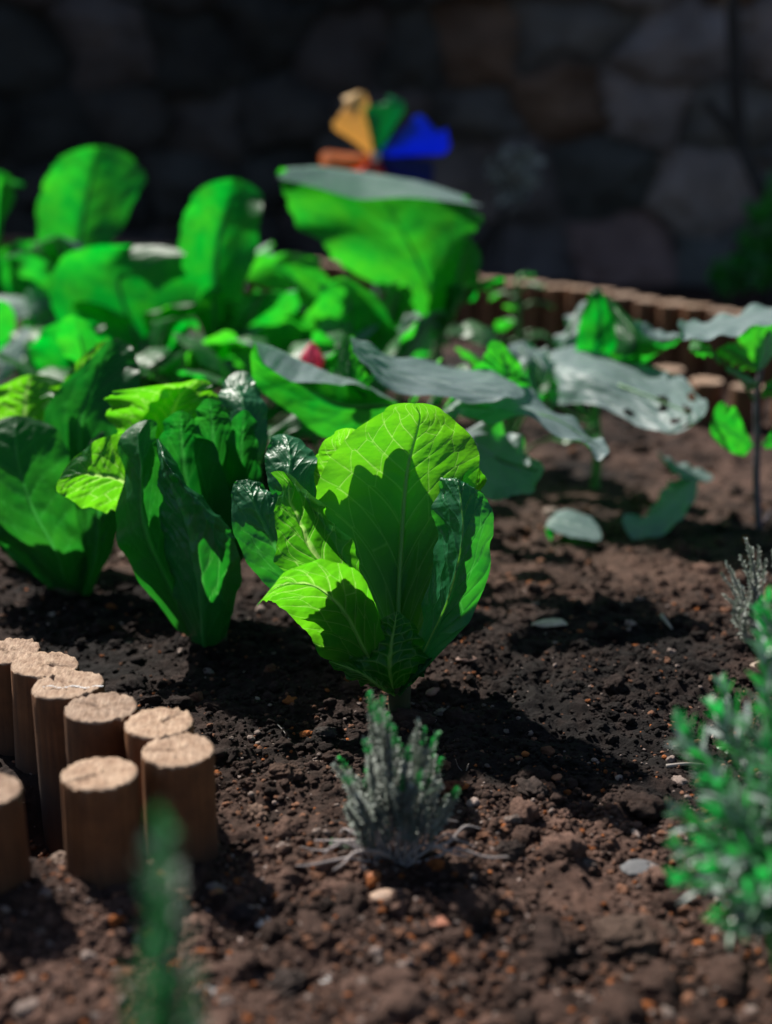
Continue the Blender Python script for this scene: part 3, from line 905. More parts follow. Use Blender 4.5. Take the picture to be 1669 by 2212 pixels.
# ================================================================== MIDDLE LETTUCE
lb = z3(1190, 1740, 1.275); lb[2] = 0
let2 = empty('lettuce_plant', lb, 'dark romaine lettuce left of the front one, with a bright flap leaf', 'lettuce', LG)
R2 = [row((1150, 1720, 1.28), (1190, 1720, 1.28), (1230, 1720, 1.28)), row((850, 1200, 1.33), (1050, 1200, 1.34), (1300, 1200, 1.33)),
      row((680, 770, 1.35), (1020, 770, 1.37), (1430, 770, 1.35)), row((660, 500, 1.35), (980, 500, 1.38), (1430, 560, 1.35)),
      row((690, 420, 1.35), (1050, 330, 1.38), (1350, 440, 1.36))]
leaf_set(let2, lb, [
    dict(rows=[row((1150, 1720, 1.28), (1190, 1720, 1.28), (1230, 1720, 1.28)), row((850, 1200, 1.32), (1050, 1200, 1.34), (1300, 1200, 1.32)),
               row((660, 750, 1.33), (1020, 750, 1.37), (1440, 750, 1.33)), row((620, 480, 1.33), (980, 480, 1.38), (1440, 520, 1.33)),
               row((600, 350, 1.33), (960, 350, 1.38), (1400, 400, 1.34)), row((625, 295, 1.335), (1080, 245, 1.375), (1270, 340, 1.35))],
         seed=21, round_tip=False, ragged=.05, ruffle=.008, rfreq=6, mat=M['lettuce'], label='lit ragged top leaf'),
    dict(rows=[row((760, 800, 1.36), (800, 800, 1.36), (900, 800, 1.36)), row((800, 480, 1.36), (950, 480, 1.37), (1130, 480, 1.36)),
               row((890, 330, 1.36), (1010, 330, 1.37), (1180, 330, 1.36)), row((1120, 228, 1.37))], seed=28, mat=M['lettuce']),
    dict(rows=[row((1230, 1700, 1.28), (1250, 1700, 1.28), (1270, 1700, 1.28)), row((1340, 1000, 1.31), (1400, 950, 1.30), (1440, 900, 1.31)),
               row((1290, 560, 1.33), (1400, 560, 1.32), (1505, 560, 1.33)), row((1240, 360, 1.35), (1370, 360, 1.34), (1500, 380, 1.35)),
               row((1250, 270, 1.37), (1340, 260, 1.37), (1440, 250, 1.37)), row((1350, 180, 1.39))],
         seed=22, blister=.002, mat=M['lettuce_mid'], label='glossy leaf behind, silvery where the sun strikes it'),
    dict(rows=[row((1100, 1680, 1.27), (1120, 1680, 1.27), (1150, 1680, 1.27)), row((700, 1040, 1.27), (800, 930, 1.26), (900, 800, 1.28)),
               row((600, 985, 1.265), (690, 800, 1.25), (740, 560, 1.27)), row((470, 950, 1.26), (560, 770, 1.25), (630, 540, 1.265)),
               row((370, 885, 1.255), (440, 760, 1.25), (500, 605, 1.26)), row((335, 790, 1.255))],
         seed=23, ruffle=.003, ragged=.015, mat=M['lettuce'], label='bright yellow green flap leaf on the left'),
    dict(rows=[row((1000, 1640, 1.255), (1100, 1690, 1.25), (1250, 1680, 1.26)), row((810, 1400, 1.235), (950, 1370, 1.215), (1100, 1370, 1.23)),
               row((690, 1200, 1.23), (850, 1150, 1.21), (1010, 1120, 1.23)), row((652, 1040, 1.235), (800, 950, 1.215), (950, 900, 1.235)),
               row((690, 780, 1.24), (800, 720, 1.225), (910, 680, 1.24)), row((682, 560, 1.25), (780, 560, 1.24), (880, 540, 1.25)),
               row((835, 455, 1.255))], seed=24, ruffle=.003, nsec=7),
    dict(rows=[row((1080, 1700, 1.25), (1150, 1730, 1.245), (1220, 1720, 1.245), (1270, 1680, 1.25)),
               row((990, 1450, 1.22), (1130, 1460, 1.20), (1250, 1480, 1.20), (1330, 1500, 1.225)),
               row((925, 1230, 1.215), (1090, 1200, 1.195), (1240, 1200, 1.19), (1358, 1250, 1.22)),
               row((900, 1050, 1.22), (1040, 1000, 1.20), (1150, 980, 1.19), (1300, 1070, 1.22)),
               row((900, 880, 1.225), (970, 840, 1.21), (1030, 820, 1.195), (1170, 915, 1.225)),
               row((895, 700, 1.235), (910, 690, 1.22), (940, 700, 1.205), (1050, 805, 1.235)),
               row((885, 560, 1.245))], seed=25, mid=1, ruffle=.002, blister=.0035, mat=M['lettuce_mid'], label='folded leaf with a pale shiny edge'),
    dict(rows=[row((1150, 1700, 1.27), (1180, 1700, 1.27), (1210, 1700, 1.27)), row((900, 1100, 1.265), (1080, 1100, 1.27), (1340, 1100, 1.265)),
               row((890, 650, 1.275), (1030, 650, 1.29), (1230, 650, 1.28)), row((920, 500, 1.28), (1020, 500, 1.295), (1110, 500, 1.285)),
               row((1020, 405, 1.295))], seed=26, nsec=7),
    dict(rows=[row((1150, 1700, 1.27), (1190, 1700, 1.27), (1230, 1700, 1.27)), row((1100, 1000, 1.285), (1220, 1000, 1.30), (1400, 1000, 1.285)),
               row((1090, 560, 1.29), (1200, 560, 1.305), (1330, 580, 1.295)), row((1110, 420, 1.30), (1190, 420, 1.31), (1290, 430, 1.30)),
               row((1180, 335, 1.31))], seed=27, nsec=7),
    dict(rows=[row((1190, 1700, 1.27), (1210, 1700, 1.27), (1240, 1700, 1.27)), row((1250, 1000, 1.29), (1340, 1000, 1.30), (1440, 950, 1.29)),
               row((1270, 600, 1.30), (1360, 600, 1.31), (1450, 600, 1.30)), row((1380, 400, 1.31))], seed=29, nsec=7)] + behind(R2, (.028, .036, .046), 30),
    z3, M['lettuce_shaded'], 110, 84, vwidth=.0008)
tube('crown', np.array([[0, .0, -.02], [0, .0, .015], [0, .0, .04]]), [.016, .016, .012], M['lettuce_base'], let2, 14)

# ================================================================== LEFT LETTUCE
lc = z3(400, 1490, 1.415); lc[2] = 0
let3 = empty('lettuce_plant', lc, 'dark blurred romaine lettuce cut by the left frame edge', 'lettuce', LG)
R3 = [row((380, 1480, 1.42), (400, 1490, 1.42), (430, 1480, 1.42)), row((-100, 1000, 1.47), (120, 1000, 1.48), (500, 1000, 1.47)),
      row((-120, 650, 1.50), (200, 650, 1.51), (700, 650, 1.50)), row((-60, 420, 1.51), (220, 420, 1.52), (740, 380, 1.52)), row((0, 350, 1.52), (400, 320, 1.53), (700, 250, 1.53))]
leaf_set(let3, lc, [
    dict(rows=[row((360, 1480, 1.41), (400, 1490, 1.41), (440, 1480, 1.41)), row((180, 1250, 1.385), (330, 1230, 1.37), (500, 1280, 1.385)),
               row((-60, 1090, 1.38), (200, 980, 1.36), (450, 1080, 1.38)), row((-190, 830, 1.38), (120, 760, 1.37), (400, 820, 1.39)),
               row((-200, 600, 1.39), (90, 560, 1.39), (360, 580, 1.40)), row((100, 430, 1.41))], seed=31),
    dict(rows=[row((380, 1480, 1.42), (400, 1490, 1.42), (430, 1480, 1.42)), row((-100, 800, 1.45), (120, 800, 1.47), (360, 800, 1.45)),
               row((-120, 450, 1.46), (140, 420, 1.50), (390, 400, 1.47)), row((-60, 330, 1.47), (150, 300, 1.51), (400, 300, 1.49)),
               row((180, 200, 1.52))], seed=32, mat=M['lettuce'], ruffle=.008, label='rear leaf with a lit crinkled top'),
    dict(rows=[row((400, 1490, 1.42), (430, 1490, 1.42), (460, 1480, 1.42)), row((330, 1000, 1.43), (480, 1000, 1.44), (640, 1000, 1.43)),
               row((250, 500, 1.45), (450, 520, 1.46), (720, 480, 1.45)), row((340, 270, 1.47), (520, 280, 1.48), (790, 250, 1.47)),
               row((520, 110, 1.49), (600, 110, 1.50), (760, 110, 1.49)), row((640, 0, 1.51))], seed=33, ragged=.03),
    dict(rows=[row((300, 700, 1.50), (350, 700, 1.50), (420, 700, 1.50)), row((330, 300, 1.50), (430, 330, 1.50), (500, 200, 1.51)),
               row((600, 10, 1.53))], seed=36, mat=M['lettuce']),
    dict(rows=[row((430, 1490, 1.41), (460, 1490, 1.41), (490, 1480, 1.41)), row((420, 1250, 1.39), (540, 1230, 1.385), (640, 1180, 1.39)),
               row((420, 950, 1.39), (560, 930, 1.385), (690, 950, 1.40)), row((470, 700, 1.40), (590, 700, 1.40), (700, 720, 1.41)),
               row((590, 520, 1.42))], seed=34),
    dict(rows=[row((360, 1480, 1.41), (380, 1490, 1.41), (420, 1480, 1.41)), row((-20, 1150, 1.40), (120, 1150, 1.39), (300, 1200, 1.40)),
               row((-260, 1050, 1.40), (-100, 950, 1.38), (100, 1000, 1.40)), row((-330, 850, 1.41))], seed=35)] + behind(R3, (.03, .04, .055), 30),
    z3, M['lettuce_shaded'], 90, 70, vwidth=.0009)
tube('crown', np.array([[0, .0, -.02], [0, .0, .015], [0, .0, .04]]), [.018, .018, .012], M['lettuce_base'], let3, 14)

# ================================================================== BRASSICA PLANTS
def brassica(base, label, leaves, grp, mat='brassica', stem_h=.08, nu=70, nv=50, sr=.007, cat='cabbage plant', name='cabbage_plant', **kw):
    """leaves given in measured positions; petioles run from the stem to each leaf base"""
    base = np.array([base[0], base[1], 0.])
    root = empty(name, base, label, cat, grp)
    tube('stem', np.array([[0, 0, -.02], [.002, 0, stem_h * .5], [-.002, .003, stem_h]]), [sr, sr * .9, sr * .6], M['green_stem'], root, 10)
    for i, sp in enumerate(leaves):
        rows = sp['rows'] if isinstance(sp, dict) else sp
        opt = dict(seed=50 + i, ruffle=.008, rfreq=3.5, ragged=.05, blister=.0015, nsec=7, vwidth=.0012, slant=.22)
        opt.update(kw)
        m = M[mat]
        lab = None; pet = True
        if isinstance(sp, dict):
            opt.update({k: v for k, v in sp.items() if k not in ('rows', 'mat', 'label', 'pet')})
            m = sp.get('mat', m); lab = sp.get('label'); pet = sp.get('pet', True)
        o, midl, _ = patch_leaf('leaf', rows, m, root, nu, nv, coords=opt.pop('coords', PY), origin=base, **opt)
        if lab: o['label'] = lab
        if pet:
            b0 = midl[0]; d = midl[min(6, len(midl) - 1)] - b0; d /= np.linalg.norm(d) + 1e-9
            s0 = np.array([0, 0, stem_h * .8]); mid_ = (s0 + b0) / 2 - d * .012 - np.array([0, 0, .006])
            V, f, cap = tube_np([s0, mid_, b0, midl[int(len(midl) * .35)], midl[int(len(midl) * .75)]], [.0035, .003, .0025, .0018, .0008], 8)
            link_mesh('petiole', mesh_np('petiole', V, [f, cap], [M['green_stem']]), o)
    return root


CG = 'cabbage family plants with big waxy leaves'
LMR = lambda *r: [list(q) for q in r]
# front plant, sharp waxy leaves above the lettuce
g = G(930, 1180)
brassica((g[0], 1.50), 'waxy leaved cabbage plant just behind the front lettuce, its grey blue leaves spread flat', [
    dict(rows=[[(850, 890, 1.50), (855, 880, 1.50), (860, 870, 1.50), (862, 872, 1.50)], [(780, 938, 1.48), (790, 880, 1.49), (790, 830, 1.51), (790, 838, 1.48)],
               [(700, 944, 1.47), (712, 870, 1.48), (722, 808, 1.50), (726, 828, 1.45)], [(622, 885, 1.46), (638, 820, 1.48), (655, 780, 1.50), (645, 826, 1.44)],
               [(556, 835, 1.46), (572, 790, 1.47), (597, 752, 1.49), (585, 800, 1.44)], [(540, 770, 1.46), (545, 755, 1.46), (552, 738, 1.47), (560, 768, 1.45)]],
         seed=51, mid=1, up='away', round_tip=False, label='leaf hanging to the left, silver where it folds over and vivid green below', ruffle=.002, ragged=.015, crease=.5),
    dict(rows=[[(757, 733, 1.46), (758, 730, 1.47), (759, 727, 1.48)], [(768, 768, 1.44), (774, 750, 1.46), (782, 737, 1.50)],
               [(796, 808, 1.43), (808, 778, 1.46), (824, 755, 1.51)], [(850, 846, 1.42), (862, 808, 1.46), (878, 772, 1.53)],
               [(950, 861, 1.42), (952, 822, 1.46), (958, 791, 1.54)], [(1040, 864, 1.42), (1036, 832, 1.46), (1030, 801, 1.53)],
               [(1098, 860, 1.43), (1098, 840, 1.46), (1092, 817, 1.51)], [(1134, 850, 1.46)]],
         seed=52, pet=False, label='long silver blue leaf arching level just above the front lettuce', ruffle=.004, ragged=.03, blister=.002),
    dict(rows=[[(780, 870, 1.50), (790, 860, 1.50), (800, 850, 1.50)], [(722, 824, 1.51), (760, 828, 1.50), (797, 822, 1.50)],
               [(733, 770, 1.52), (755, 780, 1.51), (780, 770, 1.51)], [(754, 722, 1.52)]],
         seed=54, up='away', label='upright lit lobe', ruffle=.002, pet=False),
    dict(rows=[[(960, 880, 1.53), (975, 870, 1.53), (990, 880, 1.53)], [(1020, 800, 1.52), (1080, 830, 1.54), (1130, 850, 1.55)],
               [(1050, 775, 1.53), (1090, 790, 1.55), (1128, 800, 1.56)], [(1075, 737, 1.55)]], seed=55, up='away', ruffle=.003),
    dict(rows=[[(950, 900, 1.52), (960, 895, 1.52), (970, 900, 1.52)], [(1040, 905, 1.46), (1060, 880, 1.50), (1090, 850, 1.54)],
               [(1140, 905, 1.44), (1150, 888, 1.48), (1170, 868, 1.52)], [(1230, 955, 1.42), (1235, 925, 1.46), (1240, 905, 1.50)],
               [(1290, 985, 1.41), (1285, 960, 1.44), (1290, 945, 1.47)], [(1316, 972, 1.43)]],
         seed=56, label='leaf drooping to the right, silver along its fold', ruffle=.008, ragged=.06),
    dict(rows=[[(930, 940, 1.52), (940, 930, 1.52), (950, 940, 1.52)], [(1000, 1010, 1.48), (1030, 960, 1.50), (1060, 920, 1.53)],
               [(1060, 1080, 1.46), (1090, 1000, 1.49), (1110, 950, 1.53)], [(1140, 1060, 1.46), (1150, 1020, 1.48), (1140, 990, 1.51)], [(1176, 1010, 1.47)]],
         seed=57, ruffle=.01, ragged=.08),
    dict(rows=[[(900, 930, 1.52), (910, 925, 1.52), (925, 930, 1.52)], [(960, 900, 1.50), (980, 880, 1.50), (1010, 860, 1.52)],
               [(1010, 900, 1.48), (1030, 880, 1.49), (1050, 850, 1.52)], [(1100, 890, 1.48)]], seed=58),
    dict(rows=[[(860, 960, 1.52), (870, 950, 1.52), (880, 955, 1.52)], [(760, 960, 1.52), (790, 920, 1.53), (810, 890, 1.55)],
               [(690, 930, 1.53), (720, 890, 1.54), (740, 860, 1.56)], [(610, 935, 1.53), (650, 900, 1.54), (680, 880, 1.56)], [(590, 925, 1.54)]], seed=59, up='away'),
], CG, stem_h=.12)

# right hand plant with the hole-eaten leaf
g = G(1240, 980)
brassica((g[0], 1.80), 'waxy leaved cabbage plant right of centre with a pale leaf eaten by caterpillars', [
    dict(rows=[[(1170, 800, 1.80), (1165, 780, 1.80), (1175, 760, 1.80)], [(1195, 870, 1.70), (1220, 800, 1.72), (1260, 750, 1.82)],
               [(1250, 870, 1.66), (1290, 810, 1.68), (1340, 770, 1.80)], [(1330, 895, 1.62), (1370, 850, 1.65), (1410, 790, 1.76)],
               [(1400, 928, 1.58), (1440, 885, 1.61), (1480, 820, 1.70)], [(1455, 934, 1.56), (1490, 895, 1.58), (1515, 860, 1.64)], [(1522, 898, 1.57)]],
         seed=61, holes=11, label='long pale leaf riddled with holes', ruffle=.004, ragged=.02, blister=.003),
    dict(rows=[[(1230, 800, 1.82), (1245, 800, 1.82), (1260, 800, 1.82)], [(1245, 750, 1.80), (1290, 750, 1.80), (1340, 755, 1.80)],
               [(1252, 700, 1.80), (1295, 700, 1.81), (1335, 700, 1.81)], [(1270, 645, 1.81), (1295, 640, 1.81), (1315, 650, 1.82)], [(1292, 622, 1.82)]],
         seed=62, up='away', label='upright leaf glowing green', ruffle=.003),
    dict(rows=[[(1290, 800, 1.80), (1300, 800, 1.79), (1310, 800, 1.79)], [(1330, 750, 1.76), (1370, 755, 1.74), (1430, 760, 1.77)],
               [(1325, 690, 1.79), (1350, 700, 1.77), (1380, 710, 1.79)], [(1310, 640, 1.81)]], seed=63, up='away', ruffle=.003),
    dict(rows=[[(1230, 800, 1.85), (1220, 790, 1.85), (1225, 780, 1.85)], [(1200, 745, 1.88), (1225, 730, 1.86), (1260, 720, 1.85)],
               [(1225, 700, 1.9), (1245, 695, 1.88), (1268, 685, 1.87)], [(1262, 650, 1.9)]], seed=64),
    dict(rows=[[(1180, 900, 1.75), (1190, 890, 1.75), (1200, 885, 1.75)], [(1120, 860, 1.74), (1150, 820, 1.76), (1185, 790, 1.78)],
               [(1135, 790, 1.76), (1150, 770, 1.78), (1175, 750, 1.80)], [(1100, 745, 1.8)]], seed=65),
    dict(rows=[[(1190, 880, 1.76), (1200, 870, 1.76), (1210, 860, 1.76)], [(1145, 890, 1.70), (1165, 850, 1.72), (1195, 820, 1.75)], [(1200, 830, 1.70), (1180, 800, 1.72), (1190, 780, 1.76)],
               [(1145, 760, 1.75)]], seed=66),
], CG, stem_h=.12)

# low leaves lying on the soil at the right
def ground_leaf(rows, label, seed, **kw):
    pts = np.array([p for r in rows for p in r], float)
    c = PY(*pts.mean(0)); base = np.array([c[0], c[1], 0])
    o, midl, _ = patch_leaf('fallen_leaf', rows, M['brassica'], None, 50, 36, seed=seed, coords=PY, origin=base, nsec=7, vwidth=.001, **kw)
    o.location = base
    return tag(o, label, 'leaf', 'pale cabbage leaves lying low at the right')


ground_leaf([[(1190, 1170, 1.60), (1195, 1160, 1.60), (1200, 1150, 1.61)], [(1180, 1140, 1.59), (1185, 1125, 1.61), (1200, 1112, 1.64)],
             [(1220, 1160, 1.57), (1225, 1130, 1.60), (1235, 1098, 1.64)], [(1270, 1165, 1.57), (1270, 1145, 1.59), (1275, 1118, 1.63)], [(1300, 1160, 1.58)]],
            'small pale leaf flat on the soil right of the front lettuce', 71, ruffle=.002, rfreq=2, ragged=.05)
ground_leaf([[(1345, 1130, 1.62), (1345, 1120, 1.63), (1350, 1110, 1.64)], [(1370, 1165, 1.60), (1380, 1130, 1.62), (1400, 1110, 1.66)],
             [(1440, 1150, 1.60), (1440, 1100, 1.63), (1430, 1065, 1.68)], [(1490, 1100, 1.62), (1475, 1060, 1.66), (1455, 1040, 1.70)], [(1505, 1035, 1.68)]],
            'larger shaded blue grey leaf curled on the soil', 72, ruffle=.004)
ground_leaf([[(1420, 975, 1.72), (1425, 985, 1.72), (1430, 995, 1.71)], [(1435, 985, 1.73), (1450, 1005, 1.70), (1460, 1025, 1.68)],
             [(1490, 1005, 1.72), (1490, 1022, 1.70), (1500, 1040, 1.68)], [(1540, 1030, 1.70)]],
            'narrow pale leaf raised above the larger fallen leaf', 73, ruffle=.003)

# rear plants: K leaves
def rows_from(outline_rows, Y0, Yedge=0., Yt=0.):
    out = []
    n = len(outline_rows)
    for i, r in enumerate(outline_rows):
        yy = Y0 + Yt * i / (n - 1)
        if len(r) == 1: out.append([(r[0][0], r[0][1], yy)]); continue
        q = [(x, y, yy + (Yedge if j != 1 else 0)) for j, (x, y) in enumerate(r)]
        out.append(q)
    return out


g = G(200, 830)
brassica((-.45, 2.25), 'tall cabbage plant at the far left with one round leaf against the dark wall', [
    dict(rows=rows_from([[(150, 620), (165, 620), (180, 620)], [(95, 545), (165, 550), (235, 545)], [(78, 480), (175, 480), (258, 490)], [(95, 400), (190, 410), (312, 405)],
               [(130, 350), (200, 355), (290, 355)], [(212, 316)]], 2.25, -.03, .05), seed=81, ragged=.05, ruffle=.008, rfreq=2.6, up='away', label='big round lit leaf'),
    dict(rows=rows_from([[(170, 640), (180, 640), (190, 640)], [(95, 560), (130, 540), (170, 550)], [(90, 520), (130, 510), (180, 530)], [(190, 560)]], 2.16, .05), seed=82),
    dict(rows=rows_from([[(150, 640), (155, 640), (160, 640)], [(60, 600), (100, 560), (140, 560)], [(30, 560), (60, 540), (90, 540)], [(0, 560)]], 2.2, .05, -.1), seed=83, up='away'),
    dict(rows=rows_from([[(60, 700), (70, 700), (80, 700)], [(20, 620), (70, 600), (120, 590)], [(0, 560), (40, 550), (80, 530)], [(30, 525)]], 2.3, -.04), seed=84, ragged=.05, ruffle=.008, rfreq=2.6, up='away'),
    dict(rows=rows_from([[(0, 640), (-10, 640), (-20, 640)], [(20, 430), (0, 430), (-50, 430)], [(42, 400), (10, 390), (-40, 390)], [(0, 370)]], 2.4, -.04), seed=85, up='away'),
], CG, stem_h=.16, nu=46, nv=34)
brassica((-.27, 2.05), 'cabbage plant behind the middle lettuce with a tall upright leaf', [
    dict(rows=rows_from([[(455, 760), (465, 760), (475, 760)], [(400, 640), (460, 650), (520, 640)], [(385, 560), (465, 560), (545, 560)],
               [(400, 480), (480, 480), (558, 490)], [(415, 430), (495, 430), (570, 440)], [(505, 385)]], 2.05, -.035, .04), seed=86, ragged=.05, ruffle=.008, rfreq=2.6, up='away', label='tall upright leaf, bleached at its tip'),
    dict(rows=rows_from([[(320, 800), (330, 800), (340, 800)], [(160, 720), (310, 730), (400, 720)], [(105, 640), (260, 640), (420, 650)],
               [(125, 570), (240, 580), (400, 570)], [(180, 540), (260, 545), (390, 540)], [(290, 530)]], 2.0, -.04, .05), seed=87, ragged=.05, ruffle=.008, rfreq=2.6, up='away', label='broad lit leaf leaning left'),
    dict(rows=rows_from([[(500, 760), (505, 760), (510, 760)], [(470, 720), (520, 700), (560, 720)], [(495, 660), (560, 650), (640, 690)], [(520, 640), (560, 635), (640, 640)], [(600, 628)]], 2.0, .06, -.05), seed=88),
    dict(rows=rows_from([[(250, 900), (260, 900), (270, 900)], [(80, 800), (160, 790), (230, 780)], [(75, 740), (150, 730), (230, 720)], [(150, 690)]], 1.9, -.04), seed=89, up='away'),
    dict(rows=rows_from([[(300, 860), (310, 860), (320, 860)], [(300, 790), (350, 740), (400, 760)], [(330, 700), (370, 690), (410, 720)], [(420, 690)]], 1.92, .06, -.05), seed=90),
    dict(rows=rows_from([[(380, 850), (390, 850), (400, 850)], [(350, 800), (400, 770), (460, 790)], [(380, 770), (420, 750), (460, 760)], [(470, 740)]], 1.85, .06, -.05), seed=91),
], CG, stem_h=.14, nu=46, nv=34)
brassica((.08, 2.10), 'tall cabbage plant at centre whose broad top leaf curls over below the pinwheel', [
    dict(rows=[[(935, 700, 2.10), (940, 700, 2.10), (945, 700, 2.10), (950, 700, 2.10), (955, 700, 2.10)],
               [(830, 625, 2.08), (885, 640, 2.09), (940, 645, 2.10), (960, 640, 2.09), (975, 630, 2.08)],
               [(735, 570, 2.06), (830, 570, 2.08), (915, 590, 2.10), (955, 585, 2.08), (988, 560, 2.06)],
               [(698, 520, 2.05), (790, 510, 2.08), (880, 530, 2.10), (960, 520, 2.08), (1012, 510, 2.06)],
               [(640, 478, 2.05), (740, 468, 2.08), (850, 485, 2.10), (950, 475, 2.09), (1032, 480, 2.06)],
               [(606, 415, 2.05), (715, 405, 2.09), (820, 425, 2.11), (930, 428, 2.10), (1034, 458, 2.06)],
               [(611, 369, 2.07), (690, 361, 2.10), (790, 373, 2.12), (910, 394, 2.11), (1018, 430, 2.08)],
               [(607, 386, 2.04), (680, 404, 2.05), (775, 430, 2.05), (885, 426, 2.06), (1036, 444, 2.05)]],
         up='away', seed=92, round_tip=False, label='broad top leaf, green below and grey white along its curled rim', ruffle=.007, ragged=.06, rfreq=3., crease=.1),
    dict(rows=rows_from([[(940, 720), (948, 720), (955, 720)], [(925, 640), (975, 650), (1010, 640)], [(945, 580), (995, 580), (1038, 590)], [(1010, 515)]], 2.04, -.02), seed=93, ragged=.05, ruffle=.008, rfreq=2.6, up='away'),
    dict(rows=rows_from([[(760, 820), (770, 820), (780, 820)], [(655, 760), (750, 760), (860, 770)], [(665, 690), (760, 690), (865, 720)], [(685, 630), (750, 620), (820, 650)], [(745, 598)]], 1.95, -.03), seed=94, ragged=.05, ruffle=.008, rfreq=2.6, up='away'),
    dict(rows=rows_from([[(740, 700), (750, 700), (760, 700)], [(600, 640), (660, 620), (720, 640)], [(535, 590), (600, 575), (700, 580)], [(560, 560), (610, 555), (680, 560)], [(620, 545)]], 2.12, -.04), seed=95, ragged=.05, ruffle=.008, rfreq=2.6, up='away'),
    dict(rows=rows_from([[(830, 720), (840, 720), (850, 720)], [(820, 670), (860, 650), (895, 670)], [(825, 625), (850, 615), (890, 630)], [(870, 608)]], 1.98, .07, -.06), seed=96),
    dict(rows=rows_from([[(960, 700), (965, 700), (970, 700)], [(960, 660), (1000, 640), (1030, 640)], [(975, 625), (1010, 615), (1060, 620)], [(1080, 600)]], 2.0, .06, -.05), seed=97),
    dict(rows=rows_from([[(850, 800), (860, 800), (870, 800)], [(860, 740), (900, 720), (940, 740)], [(900, 690), (930, 680), (960, 700)], [(960, 670)]], 2.0, .04), seed=98),
], CG, stem_h=.16, nu=56, nv=44)


# generic arching leaves for the plants seen only in scraps
def arch_rows(base, az, elev, length, width, bend, rng, n=7, cup=.25):
    """rows in world coordinates"""
    p = np.array(base, float); d = np.array([math.cos(az) * math.cos(elev), math.sin(az) * math.cos(elev), math.sin(elev)])
    rows_ = []
    side = np.array([-math.sin(az), math.cos(az), 0])
    e = elev
    prof = [.10, .42, .78, 1.0, .98, .72]
    for i in range(n):
        if i == n - 1:
            rows_.append([tuple(p)]); break
        w = width / 2 * prof[min(i, 5)]
        nrm = np.cross(side, d); nrm = nrm / np.linalg.norm(nrm)
        lift = nrm * w * -cup
        rows_.append([tuple(p + side * w - lift), tuple(p), tuple(p - side * w - lift)])
        p = p + d * length / (n - 1)
        e -= bend / (n - 1)
        d = np.array([math.cos(az) * math.cos(e), math.sin(az) * math.cos(e), math.sin(e)])
    return rows_


def arch_plant(name, base, nleaf, label, cat, grp, mat, seed, lrange, wrat, erange, bend, stem_h, res=(26, 18), pet_len=.06):
    rng = np.random.default_rng(seed)
    base = np.array([base[0], base[1], 0.])
    root = empty(name, base, label, cat, grp)
    tube('stem', np.array([[0, 0, -.02], [.003, .002, stem_h * .5], [-.002, .003, stem_h]]), [.006, .005, .0035], M['green_stem'], root, 8)
    for i in range(nleaf):
        az = i * 2.4 + rng.uniform(-.4, .4); el = rng.uniform(*erange)
        hz = stem_h * (.35 + .65 * i / max(nleaf - 1, 1))
        d = np.array([math.cos(az) * math.cos(el), math.sin(az) * math.cos(el), math.sin(el)])
        s0 = np.array([0, 0, hz]); b = s0 + d * pet_len * rng.uniform(.6, 1.3)
        Ln = rng.uniform(*lrange)
        rr = arch_rows(b, az, el, Ln, Ln * wrat * rng.uniform(.85, 1.15), bend * rng.uniform(.5, 1.4), rng)
        o, midl, _ = patch_leaf('leaf', rr, M[mat], root, res[0], res[1], seed=seed * 7 + i, coords=None, ruffle=Ln * .05, rfreq=3,
                                ragged=.05, blister=.001, nsec=6, vwidth=.0012)
        V, f, cap = tube_np([s0, (s0 + b) / 2 - np.array([0, 0, .004]), b, midl[len(midl) // 2]], [.0028, .0024, .002, .0008], 6)
        link_mesh('petiole', mesh_np('petiole', V, [f, cap], [M['green_stem']]), o)
    return root


FG = 'leafy plants filling the back of the bed'
fill = [
    (-.56, 1.95, 8, 'low waxy plant at the left frame edge behind the left lettuce', 'brassica', .13, .6),
    (-.36, 1.72, 9, 'green leafy plant directly behind the left lettuce', 'green_leaf', .11, .6),
    (-.17, 1.78, 9, 'green leafy plant filling the gap behind the middle lettuce', 'green_leaf', .11, .6),
    (-.04, 1.86, 8, 'green leafy plant under the pink flower', 'green_leaf', .11, .6),
    (.02, 2.35, 8, 'green leafy plant deep behind the centre', 'green_leaf', .11, .6),
    (-.30, 2.45, 9, 'waxy plant far back between the two tall cabbages', 'brassica', .13, .6),
    (-.62, 2.35, 8, 'waxy plant at the far left near the back edging', 'brassica', .13, .6),
    (.16, 1.82, 7, 'small bright green plant behind the folded waxy leaves', 'green_leaf', .08, .6),
    (-.45, 2.15, 10, 'waxy plant between the two leftmost tall cabbages', 'brassica', .15, .7),
    (-.08, 2.12, 10, 'waxy plant left of the curled over top leaf', 'brassica', .15, .7),
    (-.26, 1.88, 10, 'green leafy plant in front of the broad leaning leaf', 'green_leaf', .13, .7),
    (-.36, 2.08, 9, 'green leafy plant below the broad leaning leaf, left of the tall upright one', 'green_leaf', .15, .75),
    (-.13, 1.98, 9, 'green leafy plant right of the tall upright leaf', 'brassica', .14, .75),
    (.02, 1.62, 6, 'small green plant half hidden behind the front lettuce', 'green_leaf', .07, .6)]
for i, (x, y, n, lb_, mt, ln, wr) in enumerate(fill):
    arch_plant('leafy_plant', (x, y), n, lb_, 'leafy plant', FG, mt, 120 + i, (ln * .75, ln * 1.15), wr, (.35, 1.4), .9, .10 + .02 * (i % 3))

# upright small plant near the back (1120, 600)
arch_plant('pepper_seedling', (PY(1120, 640, 2.2)[0], 2.2), 12, 'slim green seedling with small glossy leaves left of the back edging', 'seedling', 'young pepper plants',
           'green_leaf', 151, (.035, .06), .5, (-.1, .6), 1.0, .23, pet_len=.02)
arch_plant('pepper_seedling', (PY(1040, 700, 2.0)[0], 2.0), 9, 'short green seedling between the tall cabbage and the slim one', 'seedling', 'young pepper plants',
           'green_leaf', 152, (.04, .06), .5, (-.1, .8), 1.0, .13, pet_len=.02)

